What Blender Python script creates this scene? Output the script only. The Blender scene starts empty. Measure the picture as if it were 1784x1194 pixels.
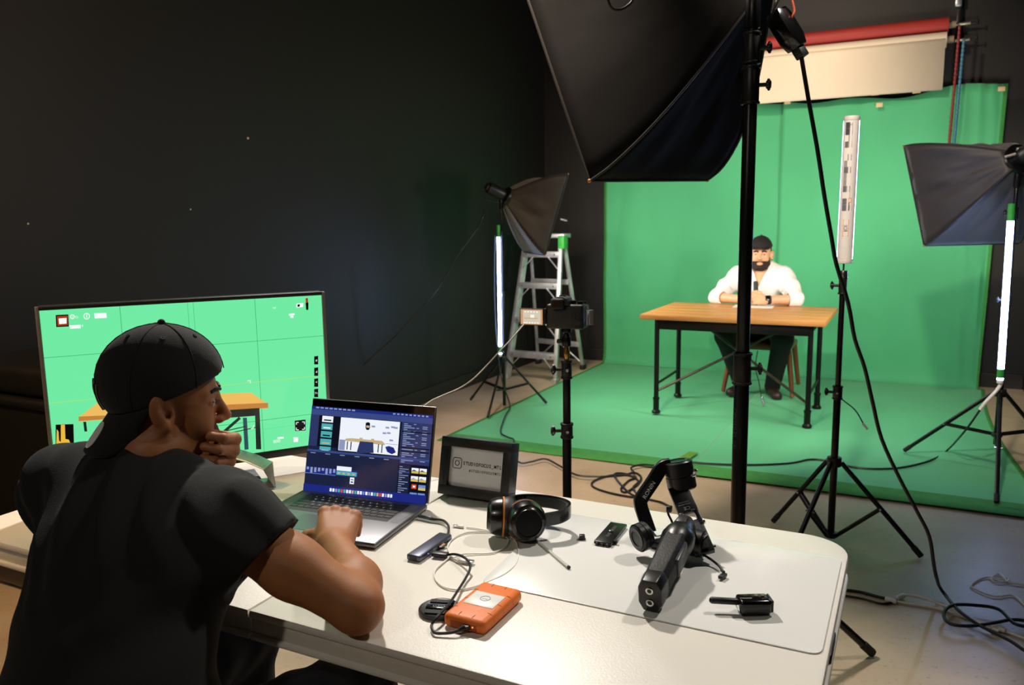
import bpy, bmesh, math, random
import numpy as np
from mathutils import Vector, Matrix, Euler
R_ = math.radians
random.seed(7)
scene = bpy.context.scene
col = scene.collection
# ------------------------------------------------------------------ camera
CAM_H, FPX, IMG_W, IMG_H = 1.45, 1387.0, 1784.0, 1194.0
YAW, PITCH, ROLL = R_(26.7), R_(8.6), R_(0.8)
fw = Vector((-math.sin(YAW)*math.cos(PITCH), math.cos(YAW)*math.cos(PITCH), -math.sin(PITCH)))
_r0 = Vector((math.cos(YAW), math.sin(YAW), 0)); _u0 = _r0.cross(fw)
cam_r = _r0*math.cos(ROLL) - _u0*math.sin(ROLL)
cam_u = _r0*math.sin(ROLL) + _u0*math.cos(ROLL)
cam_o = Vector((0, 0, CAM_H))
cd = bpy.data.cameras.new('camera'); cam = bpy.data.objects.new('camera', cd); col.objects.link(cam)
mw = Matrix((cam_r, cam_u, -fw)).transposed().to_4x4(); mw.translation = cam_o
cam.matrix_world = mw
cd.sensor_width = 36.0; cd.lens = FPX/IMG_W*36.0; cd.clip_start = 0.05; cd.clip_end = 60
cd.dof.use_dof = True; cd.dof.focus_distance = 1.82; cd.dof.aperture_fstop = 6.3
scene.camera = cam
# ------------------------------------------------------------------ world, view, light levels
wd = bpy.data.worlds.new('world'); scene.world = wd; wd.use_nodes = True
wd.node_tree.nodes['Background'].inputs[0].default_value = (0.02, 0.02, 0.02, 1)
wd.node_tree.nodes['Background'].inputs[1].default_value = 0.2
vs = scene.view_settings
vs.view_transform = 'Standard'; vs.look = 'None'; vs.gamma = 1; vs.use_curve_mapping = False; vs.exposure = 0.0
scene.cycles.use_denoising = True
scene.cycles.max_bounces = 6
KEY_SOFTBOX = 48.0      # diffusers of the two softboxes beside the green cloth
NEAR_SOFTBOX = 9.0      # diffuser of the big softbox behind the table
TUBE = 50.0             # LED tubes
# ceiling spotlights: position, aim, watts, cone (degrees), colour
SPOTS = (((-2.15, 3.05, 3.55), (-.75, 1.45, .74), 490, 62, 'fff7ec', 'ceiling spotlight aimed at the white table from above the monitor'),
         ((.55, 3.0, 3.55), (-.45, 1.7, .5), 190, 48, 'fff7ec', 'ceiling spotlight aimed at the white table from beside the paper rolls'),
         ((-2.1, .0, 3.3), (-3.1, 1.7, 1.7), 340, 92, 'ffcf98', 'ceiling spotlight behind the seated operator'),
         ((-1.4, 2.0, 3.6), (-1.5, 4.0, 0), 620, 54, 'ffe9d2', 'ceiling spotlight aimed at the bare floor before the green cloth'),
         ((-.3, 1.0, 3.6), (.0, 4.4, 1.7), 600, 38, 'ffe9d2', 'ceiling spotlight aimed at the white tube light'),
         ((-1.0, 5.7, 3.62), (-.7, 7.65, 2.75), 130, 70, 'ffe6cc', 'ceiling spotlight aimed at the paper rolls'),
         ((-1.3, -1.8, 3.5), (-1.0, 1.1, .7), 75, 80, 'fff4e6', 'added fill spotlight aimed at the near edge of the white table'))  # weak unseen fill, added to brighten the table's near rim

# ------------------------------------------------------------------ helpers: place
def ray(px, py): return fw + cam_r*((px-IMG_W/2)/FPX) - cam_u*((py-IMG_H/2)/FPX)
def at(px, py, z=0.0):
    d = ray(px, py); return cam_o + d*((z-CAM_H)/d.z)
def aty(px, py, Y):
    d = ray(px, py); return cam_o + d*(Y/d.y)
def atd(px, py, dep): return cam_o + ray(px, py)*dep
def LD(lat, d, z): return Vector((lat*math.cos(YAW)-d*math.sin(YAW), lat*math.sin(YAW)+d*math.cos(YAW), z))

# ------------------------------------------------------------------ helpers: material
MATS = {}
def lin(c):
    if isinstance(c, str):
        c = [int(c[i:i+2], 16)/255 for i in (0, 2, 4)]
    return tuple((x/12.92 if x <= .04045 else ((x+.055)/1.055)**2.4) for x in c)
def mat(name, c, rough=.5, metal=0.0, var=0.0, vscale=20, bump=0.0, bscale=60, emit=0.0, spec=.5, coat=0.0, sheen=0.0, trans=0.0, c2=None, alpha=1.0):
    if name in MATS: return MATS[name]
    m = bpy.data.materials.new(name); m.use_nodes = True; MATS[name] = m
    nt = m.node_tree; b = nt.nodes['Principled BSDF']
    rgb = lin(c); b.inputs['Base Color'].default_value = (*rgb, 1)
    b.inputs['Roughness'].default_value = rough; b.inputs['Metallic'].default_value = metal
    b.inputs['Specular IOR Level'].default_value = spec
    b.inputs['Coat Weight'].default_value = coat
    b.inputs['Sheen Weight'].default_value = sheen
    b.inputs['Transmission Weight'].default_value = trans
    if emit:
        b.inputs['Emission Color'].default_value = (*rgb, 1); b.inputs['Emission Strength'].default_value = emit
    if var or c2 or bump:
        tc = nt.nodes.new('ShaderNodeTexCoord')
    if var or c2:
        n = nt.nodes.new('ShaderNodeTexNoise'); n.inputs['Scale'].default_value = vscale; n.inputs['Detail'].default_value = 5
        nt.links.new(tc.outputs['Object'], n.inputs['Vector'])
        r = nt.nodes.new('ShaderNodeValToRGB'); e = r.color_ramp.elements
        a = lin(c2) if c2 else tuple(x*(1-var) for x in rgb)
        z = rgb if c2 else tuple(min(1, x*(1+var)) for x in rgb)
        e[0].position, e[1].position = .3, .7
        e[0].color = (*a, 1); e[1].color = (*z, 1)
        nt.links.new(n.outputs['Fac'], r.inputs['Fac']); nt.links.new(r.outputs['Color'], b.inputs['Base Color'])
    if bump:
        n2 = nt.nodes.new('ShaderNodeTexNoise'); n2.inputs['Scale'].default_value = bscale; n2.inputs['Detail'].default_value = 4
        nt.links.new(tc.outputs['Object'], n2.inputs['Vector'])
        bp = nt.nodes.new('ShaderNodeBump'); bp.inputs['Strength'].default_value = bump; bp.inputs['Distance'].default_value = .004
        nt.links.new(n2.outputs['Fac'], bp.inputs['Height']); nt.links.new(bp.outputs['Normal'], b.inputs['Normal'])
    return m
def emi(name, c, s=1.0):
    if name in MATS: return MATS[name]
    m = bpy.data.materials.new(name); m.use_nodes = True; MATS[name] = m
    nt = m.node_tree; nt.nodes.clear()
    o = nt.nodes.new('ShaderNodeOutputMaterial'); e = nt.nodes.new('ShaderNodeEmission')
    e.inputs[0].default_value = (*lin(c), 1); e.inputs[1].default_value = s
    nt.links.new(e.outputs[0], o.inputs[0]); return m
def lcd(name, c, s=1.0):
    """lit pixels behind smooth glass"""
    m = mat(name, c, .12, emit=s); m.node_tree.nodes['Principled BSDF'].inputs['Base Color'].default_value = (.004, .004, .005, 1); return m

BLACKP = mat('black_plastic', '131313', .42, var=.2, vscale=60)
BLACKG = mat('black_gloss', '0c0c0c', .16, var=.1)
BLACKM = mat('black_metal', '101011', .33, metal=.3, var=.2, vscale=40)
BLACKR = mat('black_rubber', '161616', .7, var=.2, bump=.2, bscale=200)
CHROME = mat('chrome', 'c8c8c8', .22, metal=1.0, var=.1)
BRASS = mat('brass', 'b98a4a', .3, metal=1.0, var=.1)
ALU = mat('aluminium', 'a9adb3', .38, metal=.85, var=.15, vscale=30)
CABLEK = mat('black_cable', '121212', .45, var=.1)
CABLEW = mat('white_cable', 'efece4', .45, var=.05)
TAPEG = mat('green_tape', '2f9e3a', .5, var=.15, vscale=30)

# ------------------------------------------------------------------ helpers: mesh
class MB:
    """collects shapes into one bmesh"""
    def __init__(s): s.bm = bmesh.new()
    def _add(s, fn, M=None, mi=0):
        b2 = bmesh.new(); fn(b2)
        if M is not None: b2.transform(M)
        for f in b2.faces: f.material_index = mi
        me = bpy.data.meshes.new('t'); b2.to_mesh(me); b2.free()
        s.bm.from_mesh(me); bpy.data.meshes.remove(me); return s
    def box(s, c, size, bev=0.0, rot=None, seg=2, mi=0):
        def fn(b):
            bmesh.ops.create_cube(b, size=1.0)
            b.transform(Matrix.Diagonal((*size, 1)))
            if bev: bmesh.ops.bevel(b, geom=b.edges[:], offset=min(bev, min(size)*.49), segments=seg, profile=.5, affect='EDGES')
        M = Matrix.Translation(Vector(c))
        if rot is not None: M = M @ (rot.to_4x4() if not isinstance(rot, (tuple, list)) else Euler(rot).to_matrix().to_4x4())
        return s._add(fn, M, mi)
    def cyl(s, a, b_, r1, r2=None, n=20, bev=0.0, mi=0):
        a, b_ = Vector(a), Vector(b_); r2 = r1 if r2 is None else r2; L = (b_-a).length
        def fn(b):
            bmesh.ops.create_cone(b, cap_ends=True, segments=n, radius1=r1, radius2=r2, depth=L)
            if bev:
                ed = [e for e in b.edges if abs(e.verts[0].co.z-e.verts[1].co.z) < 1e-6]
                bmesh.ops.bevel(b, geom=ed, offset=bev, segments=2, profile=.5, affect='EDGES')
        M = Matrix.Translation((a+b_)/2) @ (b_-a).to_track_quat('Z', 'Y').to_matrix().to_4x4()
        return s._add(fn, M, mi)
    def sph(s, c, r, n=16, mi=0):
        rr = r if isinstance(r, (tuple, list)) else (r, r, r)
        return s._add(lambda b: bmesh.ops.create_uvsphere(b, u_segments=n, v_segments=max(6, n//2), radius=1.0), Matrix.Translation(Vector(c)) @ Matrix.Diagonal((*rr, 1)), mi)
    def prism(s, pts, h, M=None, bev=0.0, mi=0):
        """polygon in xy extruded from z=0 to z=h"""
        def fn(b):
            vs_ = [b.verts.new((x, y, 0)) for x, y in pts]; f = b.faces.new(vs_)
            if h:
                r = bmesh.ops.extrude_face_region(b, geom=[f]); bmesh.ops.translate(b, vec=(0, 0, h), verts=[v for v in r['geom'] if isinstance(v, bmesh.types.BMVert)])
            bmesh.ops.recalc_face_normals(b, faces=b.faces[:])
            if bev: bmesh.ops.bevel(b, geom=[e for e in b.edges if abs(e.verts[0].co.z-e.verts[1].co.z) < 1e-7], offset=bev, segments=2, profile=.5, affect='EDGES')
        return s._add(fn, M, mi)
    def quad(s, pts, mi=0):
        f = s.bm.faces.new([s.bm.verts.new(p) for p in pts]); f.material_index = mi; return s
    def lathe(s, prof, c=(0, 0, 0), rot=None, n=28, mi=0):
        """prof: list of (r, z)"""
        def fn(b):
            rings = []
            for r, z in prof:
                if r < 1e-6: rings.append([b.verts.new((0, 0, z))])
                else: rings.append([b.verts.new((r*math.cos(2*math.pi*i/n), r*math.sin(2*math.pi*i/n), z)) for i in range(n)])
            for A, B in zip(rings, rings[1:]):
                for i in range(n):
                    j = (i+1) % n
                    q = [A[i % len(A)], A[j % len(A)], B[j % len(B)], B[i % len(B)]]
                    u = []
                    for v in q:
                        if v not in u: u.append(v)
                    if len(u) > 2: b.faces.new(u)
            bmesh.ops.recalc_face_normals(b, faces=b.faces[:])
        M = Matrix.Translation(Vector(c))
        if rot is not None: M = M @ rot.to_4x4()
        return s._add(fn, M, mi)
    def tube(s, pts, r, n=8, smooth=4, closed=False, mi=0, flat=None):
        """swept tube; flat=(w,h,up) makes a ribbon-like rounded section"""
        P = catmull([Vector(p) for p in pts], smooth) if smooth else [Vector(p) for p in pts]
        rr = r if isinstance(r, (list, tuple)) else None
        def fn(b):
            rings = []; prev = None
            for i, p in enumerate(P):
                t = (P[min(i+1, len(P)-1)]-P[max(i-1, 0)])
                t = t.normalized() if t.length > 1e-9 else Vector((0, 0, 1))
                if flat:
                    up = Vector(flat[2]); sd = t.cross(up).normalized(); upn = sd.cross(t).normalized()
                    w, h = flat[0]/2, flat[1]/2
                    sec = [(w*.9, h), (w, h*.6), (w, -h*.6), (w*.9, -h), (-w*.9, -h), (-w, -h*.6), (-w, h*.6), (-w*.9, h)]
                    rings.append([b.verts.new(p+sd*x+upn*y) for x, y in sec])
                else:
                    if prev is None: x = t.orthogonal().normalized()
                    else:
                        x = prev - t*prev.dot(t); x = x.normalized() if x.length > 1e-6 else t.orthogonal().normalized()
                    prev = x; y = t.cross(x)
                    rad = r if rr is None else rr[0]+(rr[-1]-rr[0])*i/(len(P)-1)
                    rings.append([b.verts.new(p + (x*math.cos(2*math.pi*k/n)+y*math.sin(2*math.pi*k/n))*rad) for k in range(n)])
            m = len(rings[0])
            for A, B in zip(rings, rings[1:]):
                for k in range(m): b.faces.new([A[k], A[(k+1) % m], B[(k+1) % m], B[k]])
            b.faces.new(rings[0][::-1]); b.faces.new(rings[-1])
            bmesh.ops.recalc_face_normals(b, faces=b.faces[:])
        return s._add(fn, None, mi)
def catmull(P, k):
    if len(P) < 3: return P
    out = []
    for i in range(len(P)-1):
        p0 = P[i-1] if i else P[0]*2-P[1]; p1, p2 = P[i], P[i+1]; p3 = P[i+2] if i+2 < len(P) else P[-1]*2-P[-2]
        for j in range(k):
            t = j/k
            out.append(.5*((2*p1)+(p2-p0)*t+(2*p0-5*p1+4*p2-p3)*t*t+(3*p1-p0-3*p2+p3)*t**3))
    out.append(P[-1]); return out
def finish(ob, mats, parent, smooth):
    me = ob.data
    for m in (mats if isinstance(mats, (list, tuple)) else [mats]): me.materials.append(m)
    if smooth:
        me.shade_smooth(); me.set_sharp_from_angle(angle=R_(smooth if smooth is not True else 38))
    if parent is not None: ob.parent = parent
    return ob
def obj(name, mb, mats, parent=None, smooth=True, world=False, loc=None):
    """one mesh object; world=True: the shape is in world space and is moved into the parent's space"""
    me = bpy.data.meshes.new(name); mb.bm.to_mesh(me); mb.bm.free()
    ob = bpy.data.objects.new(name, me); col.objects.link(ob)
    if world:
        base = world_of(parent) if parent is not None else (Matrix.Translation(Vector(loc)) if loc is not None else Matrix())
        me.transform(base.inverted())
        if parent is None and loc is not None: ob.location = loc
    elif loc is not None: ob.location = loc
    return finish(ob, mats, parent, smooth)
def world_of(o):
    M = o.matrix_basis.copy()
    while o.parent is not None:
        o = o.parent; M = o.matrix_basis @ M
    return M
def tag(o, label=None, cat=None, group=None, kind=None):
    if label: o['label'] = label
    if cat: o['category'] = cat
    if group: o['group'] = group
    if kind: o['kind'] = kind
    return o
def thing(name, label, cat, loc=(0, 0, 0), rotz=0.0, group=None):
    o = bpy.data.objects.new(name, None); col.objects.link(o); o.empty_display_size = .05
    o.location = loc; o.rotation_euler = (0, 0, rotz)
    return tag(o, label, cat, group)
def copy_tree(o, parent=None):
    c = o.copy(); col.objects.link(c); c.parent = parent
    for ch in list(o.children): copy_tree(ch, c)
    return c
def text(name, s, size, M, m, parent=None, depth=.0003, align='CENTER', sx=1.0, bold=0.0):
    """lettering as mesh; M maps text xy plane to parent's space"""
    cu = bpy.data.curves.new('txt', 'FONT'); cu.body = s; cu.size = size; cu.extrude = depth; cu.align_x = align; cu.align_y = 'CENTER'
    cu.resolution_u = 3; cu.offset = bold
    t = bpy.data.objects.new('txt', cu); col.objects.link(t)
    dg = bpy.context.evaluated_depsgraph_get()
    me = bpy.data.meshes.new_from_object(t.evaluated_get(dg)); me.name = name
    bpy.data.objects.remove(t); bpy.data.curves.remove(cu)
    me.transform(M @ Matrix.Diagonal((sx, 1, 1, 1))); me.materials.clear()
    ob = bpy.data.objects.new(name, me); col.objects.link(ob)
    return finish(ob, m, parent, False)
def frame(o, x, y):
    """matrix with origin o, local x along x, z normal = x cross y"""
    x = Vector(x).normalized(); z = x.cross(Vector(y)).normalized(); y = z.cross(x)
    M = Matrix((x, y, z)).transposed().to_4x4(); M.translation = Vector(o); return M
# ================================================================== the room
X0, X1, Y0, Y1, ZC = -3.5, 0.90, -2.6, 7.78, 3.75
def floor_material():
    m = mat('concrete', 'c4b196', .42, c2='a8967c', vscale=2.2, bump=.05, bscale=120)
    nt = m.node_tree; b = nt.nodes['Principled BSDF']
    src = b.inputs['Base Color'].links[0].from_socket
    tc = [n for n in nt.nodes if n.type == 'TEX_COORD'][0]
    # small dark specks and grain
    v = nt.nodes.new('ShaderNodeTexNoise'); v.inputs['Scale'].default_value = 38; v.inputs['Detail'].default_value = 8; v.inputs['Roughness'].default_value = .7
    nt.links.new(tc.outputs['Object'], v.inputs['Vector'])
    r = nt.nodes.new('ShaderNodeValToRGB'); r.color_ramp.elements[0].position = .28; r.color_ramp.elements[1].position = .42
    r.color_ramp.elements[0].color = (.35, .33, .3, 1); r.color_ramp.elements[1].color = (1, 1, 1, 1)
    nt.links.new(v.outputs['Fac'], r.inputs['Fac'])
    mx = nt.nodes.new('ShaderNodeMix'); mx.data_type = 'RGBA'; mx.blend_type = 'MULTIPLY'; mx.inputs['Factor'].default_value = .8
    nt.links.new(src, mx.inputs['A']); nt.links.new(r.outputs['Color'], mx.inputs['B']); nt.links.new(mx.outputs['Result'], b.inputs['Base Color'])
    return m
WALL = mat('black_wall_paint', '0d0a07', .62, var=.12, vscale=1.3, bump=.12, bscale=180)
BASEB = mat('black_baseboard', '171513', .5, var=.1)
CEIL = mat('dark_ceiling', '171614', .8, var=.1)
def slab(name, lo, hi, m, kind='structure', bev=0):
    lo, hi = Vector(lo), Vector(hi)
    return tag(obj(name, MB().box((lo+hi)/2, hi-lo, bev), m, smooth=False), kind=kind)
slab('floor', (X0-.1, Y0-.1, -.1), (X1+.1, Y1+.1, 0), floor_material())
slab('wall_left', (X0-.1, Y0-.1, 0), (X0, Y1+.1, ZC), WALL)
slab('wall_back', (X0, Y1, 0), (X1, Y1+.1, ZC), WALL)
slab('wall_right', (X1, Y0-.1, 0), (X1+.1, Y1+.1, ZC), WALL)
slab('wall_front', (X0, Y0-.1, 0), (X1, Y0, ZC), WALL)
slab('ceiling', (X0-.1, Y0-.1, ZC), (X1+.1, Y1+.1, ZC+.1), CEIL)
slab('baseboard_left', (X0, Y0, 0), (X0+.015, Y1, .12), BASEB, bev=.004)
slab('baseboard_back', (X0+.015, Y1-.015, 0), (X1-.015, Y1, .12), BASEB, bev=.004)
slab('baseboard_right', (X1-.015, Y0, 0), (X1, Y1, .12), BASEB, bev=.004)
# small pale chips in the black paint of the left wall
for px, py, r in ((432, 241, .007), (332, 365, .004), (49, 390, .004)):
    d = ray(px, py); p = cam_o + d*((X0+.001)/d.x)
    ch = MB().cyl(p-Vector((.001, 0, 0)), p+Vector((.002, 0, 0)), r, n=7)
    tag(obj('paint_chip', ch, mat('plaster_chip', 'cfc2ae', .8, var=.1), bpy.data.objects['wall_left'], world=True), label='pale chip in the black wall paint')

# ceiling spotlights that light the near half of the room; the last is added fill
for i, (p, q, watts, cone, c_, lab) in enumerate(SPOTS):
    p, q = Vector(p), Vector(q); d = (q-p).normalized()
    t = thing('ceiling_spotlight', lab, 'spotlight', p)
    obj('lamp_can', MB().cyl(p-d*.16, p-d*.01, .075, n=24, bev=.006), BLACKM, t, world=True)
    obj('barn_ring', MB().lathe([(.075, 0), (.085, .04), (.081, .04), (.071, 0)], p-d*.012, d.to_track_quat('Z', 'Y').to_matrix()), BLACKM, t, world=True)
    obj('ceiling_stem', MB().cyl(p-d*.08, Vector((p.x, p.y, ZC))-Vector((d.x, d.y, 0))*.08, .012, n=12), BLACKM, t, world=True)
    ld = bpy.data.lights.new('spot_bulb', 'SPOT'); ld.energy = watts; ld.spot_size = R_(cone); ld.spot_blend = .6; ld.shadow_soft_size = .09; ld.color = lin(c_)
    lo_ = bpy.data.objects.new('spot_bulb', ld); col.objects.link(lo_); lo_.parent = t
    lo_.matrix_basis = Matrix.Translation(d*.03) @ (-d).to_track_quat('Z', 'Y').to_matrix().to_4x4()

# ================================================================== green backdrops
def green_material():
    m = mat('green_cloth', '47ab74', .75, var=.06, vscale=1.5, bump=.15, bscale=400, sheen=.15)
    return m
GREEN = green_material(); GEDGE = mat('green_cloth_border', '3a8a3e', .8, var=.1)
def backdrop(name, label, xa, xb, ztop, yb, yf, lift, seed, border):
    """cloth hung on the wall that runs on over the floor, with soft folds; yb wall line, yf front end"""
    rnd = random.Random(seed); b = MB(); bm = b.bm
    nx = 60; prof = []
    for k in range(26): prof.append((yb, ztop*(1-k/26)))
    for k in range(1, 6):                                    # the soft bend at the foot of the wall
        a = k/6*math.pi/2; prof.append((yb-.06*math.sin(a)*1.0-.0, .06*(1-math.sin(a)) if False else .06*(1-math.sin(a))))
    for k in range(34): prof.append((yb-.07-(yb-.07-yf)*k/33, 0))
    ph = [rnd.uniform(0, 6.28) for _ in range(6)]
    grid = []
    for i in range(nx+1):
        u = i/nx; rowv = []
        for j, (y, z) in enumerate(prof):
            x = xa+(xb-xa)*u
            wall = z > 0.001
            if wall:
                d = .012*math.sin(u*9+ph[0]+z*.8)+.008*math.sin(u*23+ph[1]-z*1.7)+.006*math.sin(z*7+ph[2]+u*4)
                e = max(0, (u-.80)/.2) if xb > 0 else 0
                d += .02*e*math.sin(u*120+z*.6)                                    # gathered folds at the free right side
                zz = z - (.03*math.sin(u*5+ph[3])+.02*math.sin(u*14))*max(0, (z-ztop+.4)/.4)
                rowv.append(bm.verts.new((x-(.05*(1-z/ztop) if u > .93 and xb > 0 else 0)*((u-.93)/.07), y-.02-abs(d), max(zz, lift+.004))))
            else:
                t = (yb-y)/(yb-yf)
                d = .0018*(1+math.sin(t*8+u*3+ph[4]))+.0012*(1+math.sin(u*12+t*5+ph[5]))
                xx = x
                if xb > 0 and u > .7: xx += (u-.7)/.3*(.12*math.sin(t*math.pi*1.0)*-.5 + .12*t*t)
                rowv.append(bm.verts.new((xx, y, lift+d)))
        grid.append(rowv)
    for i in range(nx):
        for j in range(len(prof)-1):
            f = bm.faces.new([grid[i][j], grid[i+1][j], grid[i+1][j+1], grid[i][j+1]])
            edge = j >= len(prof)-3 or ('left' in border and i == 0) or ('right' in border and i >= nx-1)
            f.material_index = 1 if edge else 0
    bmesh.ops.recalc_face_normals(bm, faces=bm.faces[:])
    o = obj(name, b, [GREEN, GEDGE], smooth=60, loc=None)
    md = o.modifiers.new('thick', 'SOLIDIFY'); md.thickness = .003; md.offset = 0
    return tag(o, label, 'backdrop', 'green screen cloths')
backdrop('green_backdrop', 'green screen cloth hung on the wall beside the ladder and running over the floor', -2.80, -1.06, 2.50, 7.70, 4.42, .003, 3, ('left',))
backdrop('green_backdrop', 'wide green screen cloth hung below the cream roll, overlapping its neighbour, gathered at its free edge', -1.10, 0.60, 2.47, 7.64, 4.36, .012, 5, ('right',))
for (px, py) in ((1745, 155), (1372, 178), (1532, 183)):
    p = aty(px, py, 7.56)
    tp = obj('tape_patch', MB().box(p, (.05, .004, .035), .001), mat('masking_tape', 'd8b98a', .7, var=.08), world=True, loc=p)
    tag(tp, {1745: 'small tan tape patch at the upper free corner of the green cloth', 1372: 'small tan tape patch at the green cloths overlap', 1532: 'small tan tape patch on the top hem of the wide green cloth'}[px], 'tape')
p = at(1190, 800, .022); tag(obj('tape_strip', MB().box(p, (.06, .34, .002), .0005, rot=(0, 0, R_(-8))), mat('olive_tape', '5f8f2a', .6, var=.1), world=True, loc=p), 'olive green tape strip at the front hem where the floor cloths meet', 'tape')

# ================================================================== paper rolls on the back wall
def paper_roll(name, label, c, z, y, xa, xb, r, m, drop, dropz):
    t = thing(name, label, 'paper roll', (xa, y, z))
    L = xb-xa
    obj('roll', MB().cyl((0, 0, 0), (L, 0, 0), r, n=36, bev=.004), m, t)
    obj('core', MB().cyl((-.04, 0, 0), (L+.05, 0, 0), r*.45, n=20), mat('cardboard_core', '8a7a64', .8, var=.1), t)
    if drop:
        b = MB(); n = 18; rows = []
        for k in range(n+1):
            zz = -drop*k/n
            rows.append([b.bm.verts.new((x, -r-.002-.01*math.sin(k/n*2.5), zz)) for x in (0.01, L*.3, L*.6, L-.01)])
        for A, B in zip(rows, rows[1:]):
            for i in range(3): b.bm.faces.new([A[i], A[i+1], B[i+1], B[i]])
        o = obj('paper_sheet', b, m, t); md = o.modifiers.new('thick', 'SOLIDIFY'); md.thickness = .002
    return t
RED = mat('red_paper', '9c2f28', .6, var=.06, vscale=3); CREAM = mat('cream_paper', 'e2d2b8', .65, var=.03, vscale=2)
paper_roll('paper_roll', 'dark red background paper roll mounted high on the back wall', RED, 2.985, 7.66, -2.4, .16, .062, RED, 0, 0)
paper_roll('paper_roll', 'cream background paper roll with its sheet partly pulled down', CREAM, 2.86, 7.60, -2.4, .15, .062, CREAM, .40, 0)
b = paper_roll('paper_roll', 'low dark red paper roll showing below the cream sheet', RED, 2.59, 7.727, -2.35, .05, .045, RED, 0, 0)
for px, py in ((1458, 165), (1525, 161), (1597, 157)):
    p = aty(px, py, 7.575)
    obj('tape_tab', MB().box(p, (.06, .003, .05), .001), mat('masking_tape', 'd8b98a'), b, world=True)
# wall bracket with the hooks and the two pull chains
t = thing('roll_bracket', 'steel wall bracket with hooks that carries the paper rolls', 'bracket', (.24, Y1, 2.8))
obj('wall_plate', MB().box((0, -.012, .1), (.05, .022, .62), .004), BLACKM, t)
for z in (.205, .08):
    b = MB(); b.cyl((-.03, -.1, z-.02), (.075, -.1, z-.02), .012, n=14, bev=.002)
    obj('hook_bar', b, mat('pale_steel', 'cfc8b8', .35, metal=.7, var=.1), t)
    obj('wing_screw', MB().cyl((.075, -.1, z-.02), (.12, -.1, z-.02), .006, n=10).box((.125, -.1, z-.02), (.014, .006, .04), .002), BLACKM, t)
    obj('bracket_arm', MB().box((.0, -.055, z-.02), (.02, .1, .03), .004), BLACKM, t)
obj('upper_clamp', MB().box((-.02, -.05, .37), (.05, .06, .08), .01), ALU, t)
def chain(label, c, x, y, z0, z1, dx):
    t = thing('pull_chain', label, 'chain', (x, y, z1))
    b = MB(); n = int((z0-z1)/.034)
    for k in range(n):
        z = (z0-z1)*k/n; xx = dx*(1-k/n)
        b.lathe([(.0075, -.017), (.0115, -.009), (.0115, .009), (.0075, .017)], (xx, 0, z), n=8)
    obj('links', b, c, t)
    obj('chain_weight', MB().cyl((dx, 0, -.06), (dx, 0, .0), .014, .01, n=12, bev=.003), c, t)
chain('dark red plastic pull chain hanging beside the rolls', mat('red_chain', '7c2222', .5, var=.1), .235, 7.58, 2.97, 1.55, -.03)
chain('blue plastic pull chain hanging beside the rolls', mat('blue_chain', '3c6f8c', .5, var=.1), .27, 7.56, 2.86, 1.6, -.03)
# ================================================================== stands, softboxes, tubes
def light_stand(name, label, cat, c, feet, hub, low, top, secs, collars, brace_at=.5, leg_r=.011, knob_dir=(-1, 0, 0), foot_z=.013):
    """secs: list of (z0,z1,r); collars: list of (z, r, h)"""
    c = Vector((c[0], c[1], 0)); t = thing(name, label, cat, c)
    for z0, z1, r in secs: obj('pole_section', MB().cyl((0, 0, z0), (0, 0, z1), r, n=20, bev=.001), BLACKM, t)
    for z, r, h in collars:
        k = obj('collar', MB().cyl((0, 0, z-h/2), (0, 0, z+h/2), r, n=20, bev=.002).cyl((0, 0, z-h/2), (0, 0, z-h/2+.008), r*1.12, n=20, bev=.002).cyl((0, 0, z+h/2-.008), (0, 0, z+h/2), r*1.12, n=20, bev=.002), BLACKP, t)
        d = Vector(knob_dir).normalized()
        kb = MB().cyl(d*r*.8+Vector((0, 0, z)), d*(r+.022)+Vector((0, 0, z)), .006, n=10)
        pa = d*(r+.02)+Vector((0, 0, z)); side = d.cross(Vector((0, 0, 1)))
        for a in range(4):
            v = side*math.cos(a*math.pi/2+.5)+Vector((0, 0, 1))*math.sin(a*math.pi/2+.5)
            kb.cyl(pa+d*.004, pa+d*.006+v*.019, .0075, .004, n=8)
        kb.cyl(pa-d*.002, pa+d*.013, .012, n=14, bev=.003)
        obj('knob', kb, BLACKP, k)
        obj('bolt', MB().cyl(-side*r*.9+Vector((0, 0, z)), -side*(r+.006)+Vector((0, 0, z)), .005, n=8), CHROME, k)
    rh = secs[0][2]
    obj('leg_hub', MB().cyl((0, 0, hub-.03), (0, 0, hub+.012), rh*2.0, n=18, bev=.004), BLACKP, t)
    obj('brace_hub', MB().cyl((0, 0, low-.012), (0, 0, low+.012), rh*1.8, n=18, bev=.004), BLACKP, t)
    for f in feet:
        f = Vector((f[0], f[1], 0))-c; f.z = foot_z; d = Vector((f.x, f.y, 0)).normalized()
        a = Vector((0, 0, hub-.01))+d*rh*2.0
        lg = obj('leg', MB().cyl(a, f, leg_r, n=10), BLACKM, t)
        obj('rubber_foot', MB().cyl(f+(a-f).normalized()*.05, f, leg_r*1.2, n=10, bev=.002), BLACKR, lg)
        m = a+(f-a)*brace_at; s = d.cross(Vector((0, 0, 1)))*leg_r*1.1
        b = MB()
        for sg in (-1, 1): b.box(((Vector((0, 0, low))+d*rh*1.6+m)/2+s*sg), ((m-Vector((0, 0, low))-d*rh*1.6).length, .004, .014), .001, rot=(m-Vector((0, 0, low))-d*rh*1.6).to_track_quat('X', 'Z').to_matrix())
        obj('brace', b, BLACKM, t)
        obj('bolt', MB().cyl(m-s*1.6, m+s*1.6, .004, n=8), CHROME, t)
    return t
FABRIC = mat('softbox_nylon', '2b2724', .55, var=.15, vscale=9, bump=.3, bscale=14, spec=.5, sheen=.3)
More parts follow.
